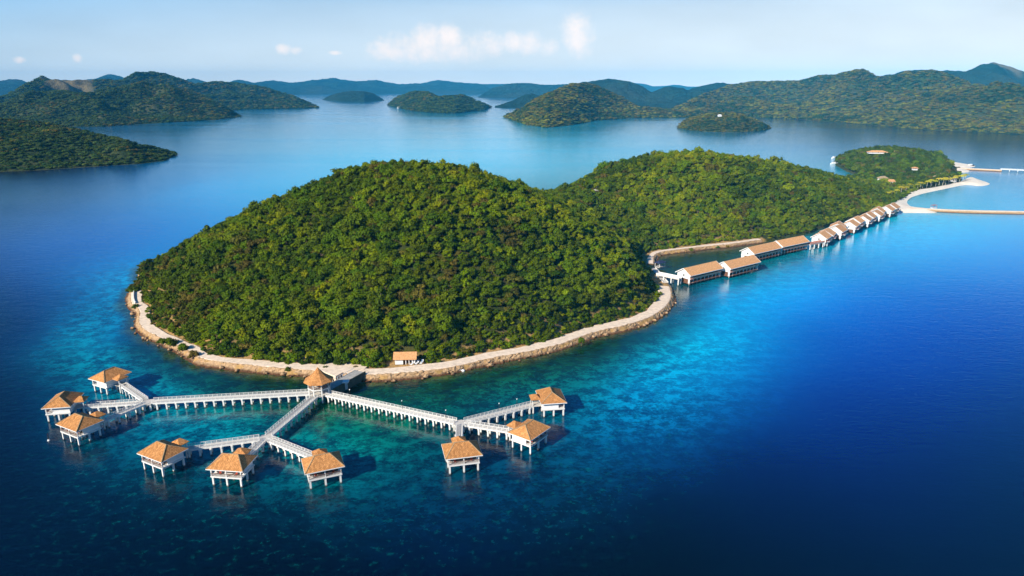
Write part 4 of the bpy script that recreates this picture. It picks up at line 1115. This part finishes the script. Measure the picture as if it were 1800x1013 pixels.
NAMES = ['nearest of the four, beside the forested point', 'second of the four, behind the nearest one', 'third of the four, at the lagoon end', 'fourth and farthest of the four']
lh = None
for i, ((x, y), L, an) in enumerate([((101.5, 374.2), 27.5, 36), ((129.0, 389.5), 27.5, 36), ((155.5, 426.5), 28.5, 36), ((181.5, 446.5), 28.0, 34)]):
    o = make_house('long_house', 28, 9.5, '', 'house', 'long two-storey houses over the water', 8, balcony=False) if lh is None else copy_tree(lh)
    lh = lh or o
    o.location = (x, y, 0); o.rotation_euler = (0, 0, R(an)); o.scale = (L / 28, 1, 1)
    o['label'] = 'long two-storey waterside house with terracotta gable roof, ' + NAMES[i]
A_, B_ = V2((222, 470)), V2((343, 600)); vil = None; nv = 12
ords = ['first', 'second', 'third', 'fourth', 'fifth', 'sixth', 'seventh', 'eighth', 'ninth', 'tenth', 'eleventh', 'twelfth']
dn = (B_ - A_).normalized(); pn = Vector((-dn.y, dn.x))
for i in range(nv):
    q = A_.lerp(B_, i / (nv - .4)) + pn * [1, 2, .5, 4, .3, 2, -.3, 1.3, 0, 2.3, -.2, 0][i]
    o = make_house('waterside_villa', 12.0, 9.6, '', 'villa', 'terracotta-roofed villas in a row along the shore', 3) if vil is None else copy_tree(vil)
    vil = vil or o
    o.location = (q.x, q.y, 0); o.rotation_euler = (0, 0, R([52, 57, 50, 60, 54, 51, 57, 53, 52, 56, 51, 50][i])); o.scale = (1, 1, [1, .95, 1.04, 1, .97, 1.03, 1, 1, .96, 1.02, 1, 1][i])
    o['label'] = 'white villa with terracotta roof, %s of the shore row counted from the near end' % ords[i]


def link(a, b, w, z, name, label, cat, wallm=PLAIN, h=1.1):
    a = V2(a); b = V2(b); d = b - a; L = d.length
    t = thing(name, label, cat, (a.x, a.y, 0), math.atan2(d.y, d.x))
    MB().box(0, L, -w / 2, w / 2, z - .5, z).build('deck', DECK, t)
    for s in (-1, 1): MB().box(0, L, s * w / 2 - .12, s * w / 2 + .12, z - .02, z + h).build('parapet', wallm, t)
    n = max(2, int(L / 4.5))
    for i in range(n + 1):
        for s in (-1, 1): MB().box(L * i / n - .3 + (.3 if i == 0 else -.3 if i == n else 0), L * i / n + .3 + (.3 if i == 0 else -.3 if i == n else 0), s * w / 2 - .3, s * w / 2 + .2, -3, z - .5).build('pier', WHITE, t)
    return t


link(gp(1156, 482, 4), gp(1196, 490, 4), 3.0, 4.0, 'link_bridge', 'white bridge from the forested point to the nearest long house', 'bridge')
link(V2((206, 463)), V2((223, 474)), 2.4, 4.0, 'link_bridge', 'short red-railed bridge between the farthest long house and the first villa', 'bridge', REDRAIL)
link(gp(1148, 470, 2.2), gp(1170, 496, 2.2), 3.0, 1.9, 'stone_dam', 'low pale dam closing the lagoon beside the forested point', 'dam', PLAIN, .5)
# small terrace with dark blue canopy at the lagoon corner
p = gp(1160, 468, 2); t = thing('dark_canopy', 'dark blue canopy hut at the inner corner of the lagoon', 'hut', (p.x, p.y, 1.6), .7)
MB().box(-3, 3, -2, 2, 0, .5).build('floor', CONC, t); MB().hip(-3.4, 3.4, -2.4, 2.4, 3.0, 4.0, 2.5, 'x').build('roof', mat('navy_sheet', (.03, .04, .09), .6), t)
for x in (-2.6, 2.6):
    for y in (-1.7, 1.7): MB().box(x - .12, x + .12, y - .12, y + .12, .5, 2.8).build('post', PLAIN, t)

# ------------------------------------------------------------------ breakwater, far pier
bw = resample(catmull([gp(*q) for q in [(1594, 369), (1640, 371.5), (1700, 374), (1800, 376), (1900, 378), (2000, 380)]], 3), 3)
t = thing('stone_breakwater', 'long low stone breakwater with a flat pale top running off to the right', 'breakwater', (0, 0, 0))
o = strip_mesh('rock_sides', bw, [(-5.5, -1), (-4.6, .3), (-3.4, 1.5), (-2.6, 1.8), (2.6, 1.8), (3.4, 1.5), (4.6, .3), (5.5, -1)], ROCK, jitter=.3, seed=8); o.parent = t
o = strip_mesh('top_path', bw, [(-2.5, 1.7), (-2.4, 2.05), (2.4, 2.05), (2.5, 1.7)], PATHM, seed=9); o.parent = t
cw_ = resample([V2(gp(*q)) for q in [(1682, 298), (1720, 299.5), (1760, 301.5)]], 4)
t = thing('stone_causeway', 'narrow brown stone causeway leading out from the far beach to the long white pier', 'causeway', (0, 0, 0))
o = strip_mesh('rock_sides', cw_, [(-6, -1), (-4, 1.6), (4, 1.6), (6, -1)], ROCK, jitter=.2, seed=10); o.parent = t
o = strip_mesh('top_path', cw_, [(-3.5, 1.4), (-3.4, 2.0), (3.4, 2.0), (3.5, 1.4)], PATHM, seed=11); o.parent = t
a = V2(gp(1758, 301.5)); b = V2(gp(1930, 310))
o = walkway(a, b, 'long white pier on piles reaching right from the far stone causeway', 3.2, step=9, group=None, deckm=PLAIN)

# ------------------------------------------------------------------ small buildings
def little_house(px, py, z, sx, sy, hw, hr, rz, label, roofm, name='small_house', cat='house', n_door=True):
    p = gp(px, py, z); t = thing(name, label, cat, (p.x, p.y, z), R(rz))
    MB().box(-sx, sx, -sy, sy, -1.5, hw).build('wall', PLAIN, t)
    MB().hip(-sx - 1, sx + 1, -sy - 1, sy + 1, hw + .2, hw + hr, sx * 1.1, 'x').build('roof', roofm, t)
    MB().box(-.7, .7, -sy - .06, -sy - .01, 0, hw * .75).build('door', DARKWALL, t)
    for x in (-sx * .6, sx * .6): MB().box(x - .7, x + .7, -sy - .05, -sy - .01, hw * .35, hw * .75).build('window', GLASS, t)
    return t


little_house(1542, 268, 21, 12, 4, .5, 2.2, -8, 'long pale house with a tan roof on top of the small headland', ROOFT)
little_house(1577, 268, 20, 6, 4, .5, 2.0, -4, 'lower tan-roofed wing beside the long house on the headland top', ROOFT)
little_house(1654, 316, 3, 6.5, 5, 3.2, 4.2, 25, 'big thatched hut between the palms and the headland forest', THATCH, 'thatched_hut', 'hut')
little_house(1672, 318, 2, 5, 3, 2.6, 1.6, 20, 'low white-walled hut just right of the big thatched hut', THATCH, 'thatched_hut', 'hut')
little_house(1551, 318, 6, 4, 3, 3, 2.4, 10, 'small tan-roofed hut among trees, left one of two in front of the headland', THATCH, 'thatched_hut', 'hut')
little_house(1566, 323, 5, 4, 3, 2.6, 2.2, -20, 'small tan-roofed hut among trees, right one of two in front of the headland', ROOFT, 'thatched_hut', 'hut')
little_house(1608, 297, 13.5, 2.4, 2, .8, 1.6, 0, 'little hut with orange roof in the middle of the headland forest', ROOFT)
little_house(1265, 204, 38, 4, 2.5, 1.0, 2.5, 0, 'lone pale-roofed house on top of the tiny islet', PLAIN)
q = ridge(1048, 337, 560); p = q
t = thing('hill_house', 'tiny grey-roofed house among trees on the left flank of the second hill', 'house', (q.x, q.y, q.z - 2), R(20))
MB().box(-2, 2, -1.8, 1.8, -4, 3).build('wall', CONC, t); MB().hip(-2.6, 2.6, -2.3, 2.3, 3.2, 4.2, 2, 'x').build('roof', CONC, t)
for x, y, lb, w_ in [(512, 189.3, 'long low white building on the shore of the far left headland', 60), (452, 191.3, 'small white building at the foot of the far blue-green hill', 10), 
                     (704, 190.5, 'white building strip on the near shore of the two-humped islet', 36), (957, 190.0, 'white building on the low shore behind the cone hill', 20)]:
    p = gp(x, y); t = thing('shore_building', lb, 'building', (p.x, p.y + 8, 0)); hh = w_ * .03 + 2.2
    MB().box(-w_ / 2, w_ / 2, -4, 4, 0, hh).build('wall', PLAIN, t); MB().hip(-w_ / 2 - 1, w_ / 2 + 1, -5, 5, hh + .2, hh + 3, w_ * .8, 'x').build('roof', WHITEGLOSS, t)

# ------------------------------------------------------------------ boats and floating things
def boat(px, py, s, rz, label, name='motor_boat', hullm=None):
    p = gp(px, py); t = thing(name, label, 'boat', (p.x, p.y, 0), R(rz)); t.scale = (s, s, s)
    st = [(-5, 1.3, 1.5), (-3, 1.6, 1.4), (0, 1.7, 1.4), (3, 1.2, 1.7), (5.4, .05, 2.1)]; V = []; F = []
    for x, w, h in st: V += [(x, -w, h), (x, -w * .6, -.4), (x, w * .6, -.4), (x, w, h)]
    for i in range(4):
        a = i * 4
        for k in range(3): F.append((a + k, a + 4 + k, a + 5 + k, a + k + 1))
        F.append((a + 3, a + 7, a + 4, a))
    F += [(0, 1, 2, 3)]
    MB().add(V, F).build('hull', hullm or WHITEGLOSS, t)
    c = MB().box(-3, 1.5, -1.1, 1.1, 1.4, 3.0).build('cabin', WHITEGLOSS, t); MB().box(-3.3, 1.8, -1.3, 1.3, 3.0, 3.15).build('cabin_roof', PLAIN, t)
    MB().box(1.5, 1.56, -.9, .9, 2.1, 2.8).build('windscreen', GLASS, t)
    return t


boat(1467, 279, 1.1, 20, 'white motor boat moored at the headland tip, the upper of two')
boat(1466, 289, 1.1, 10, 'white motor boat moored at the headland tip, the lower of two')
boat(1706, 292.5, 1.0, 5, 'dark boat off the end of the far sandy point', hullm=DARKWALL)
p = gp(1641, 366); t = thing('floating_raft', 'small red-framed raft floating just behind the breakwater', 'raft', (p.x, p.y, 0), .3)
MB().box(-2.5, 2.5, -1.5, 1.5, -.3, .4).build('float', WHITEGLOSS, t)
r = MB()
for x in (-2.2, 2.2):
    for y in (-1.2, 1.2): r.box(x - .1, x + .1, y - .1, y + .1, .4, 2.8)
r.box(-2.6, 2.6, -1.5, 1.5, 2.8, 2.95); r.build('canopy', FABRIC, t)
for i, (px, py, lb) in enumerate([(808, 652, 'pair of pale buoys'), (814, 652.5, 'pale buoy')]):
    p = gp(px, py); bm = bmesh.new(); bmesh.ops.create_uvsphere(bm, u_segments=12, v_segments=8, radius=.8)
    for v in bm.verts: v.co.z *= .75
    me = bpy.data.meshes.new('buoy'); bm.to_mesh(me); bm.free(); me.materials.append(PLAIN); o = bpy.data.objects.new('buoy', me); COL.objects.link(o); o.location = (p.x, p.y, .15)
    tag(o, 'pale round buoy in the green shallows right of the small hut, %s of two' % ('left' if i == 0 else 'right'), 'buoy', 'buoys off the shore')
p = gp(86, 775); t = thing('marker_post', 'dark marker post standing in the water below the farthest left cottage', 'post', (p.x, p.y, 0))
MB().tube((0, 0, -3), (0, 0, 2.6), .14, .1).build('post', DARKWALL, t); MB().tube((0, 0, .05), (0, 0, .5), .45, .3).build('float', PLAIN, t)

# ------------------------------------------------------------------ palms
def make_palm(seed):
    rg = random.Random(seed); t = thing('palm_tree', 'x', 'palm tree'); H = 6.5; mb = MB(); prev = Vector((0, 0, -.5)); lx = rg.uniform(-.8, .8)
    for i in range(1, 7):
        f = i / 6; q = Vector((lx * f * f, 0, H * f)); mb.tube(prev, q, .22 - .02 * i, .2 - .02 * i, 6); prev = q
    mb.build('trunk', PALEBARK, t); top = prev; cr = MB()
    for k in range(16):
        a = 6.283 * k / 16 + rg.uniform(-.15, .15); up = rg.uniform(.1, .9); d = Vector((math.cos(a), math.sin(a), 0)); s = Vector((-d.y, d.x, 0)); pts = []
        for j in range(6):
            f = j / 5; c = top + d * 3.3 * f + Vector((0, 0, up * 2.2 * f - (1.6 + 1.2 * up) * f * f * 1.1)); w = .48 * math.sin(math.pi * min(1, f * .85 + .15)) + .03
            pts += [c - s * w - Vector((0, 0, w * .5)), c, c + s * w - Vector((0, 0, w * .5))]
        cr.add(pts, [(j * 3 + m_, j * 3 + 3 + m_, j * 3 + 4 + m_, j * 3 + 1 + m_) for j in range(5) for m_ in (0, 1)])
    cr.build('crown', PALMF, t); return t


palms = [make_palm(1), make_palm(2)]; n = 0
spots = [(1612 + k * 5.4, 332.5 - k * .92, 'along the breakwater side of the white sand point') for k in range(17)] + [(1560 + k * 8, 349 - k * 2.8, 'at the back of the white beach beside the villas') for k in range(6)]
for k, (x, y, lb) in enumerate(spots):
    o = palms[k] if k < 2 else copy_tree(palms[k % 2]); p = gp(x + rg.uniform(-2, 2), y + rg.uniform(-1, .5), 1.7); o.location = (p.x, p.y, 1.7); s = rg.uniform(.85, 1.25); o.scale = (s * 1.1, s * 1.1, s)
    o.rotation_euler = (0, 0, rg.uniform(0, 6.28)); o['label'] = 'yellowish palm in the row ' + lb; o['group'] = 'palms ' + lb; o['category'] = 'palm tree'

# ------------------------------------------------------------------ haze
hz_ = MB().box(-12500, 12500, -11900, 12300, -5, 330).build('haze', None); tag(hz_, kind='stuff'); hz_.data.materials.clear()
hm = bpy.data.materials.new('haze_air'); hm.use_nodes = True; w = NT(hm.node_tree)
for nd in list(w.n): w.n.remove(nd)
ou = w.new('ShaderNodeOutputMaterial'); vo = w.new('ShaderNodeVolumePrincipled'); w.l.new(vo.outputs[0], ou.inputs['Volume'])
vo.inputs['Color'].default_value = (.05, .52, 1.0, 1); vo.inputs['Density'].default_value = 4.8e-5; vo.inputs['Anisotropy'].default_value = -.4
hz_.data.materials.append(hm)
hz_['label'] = 'pale blue haze over the bay'
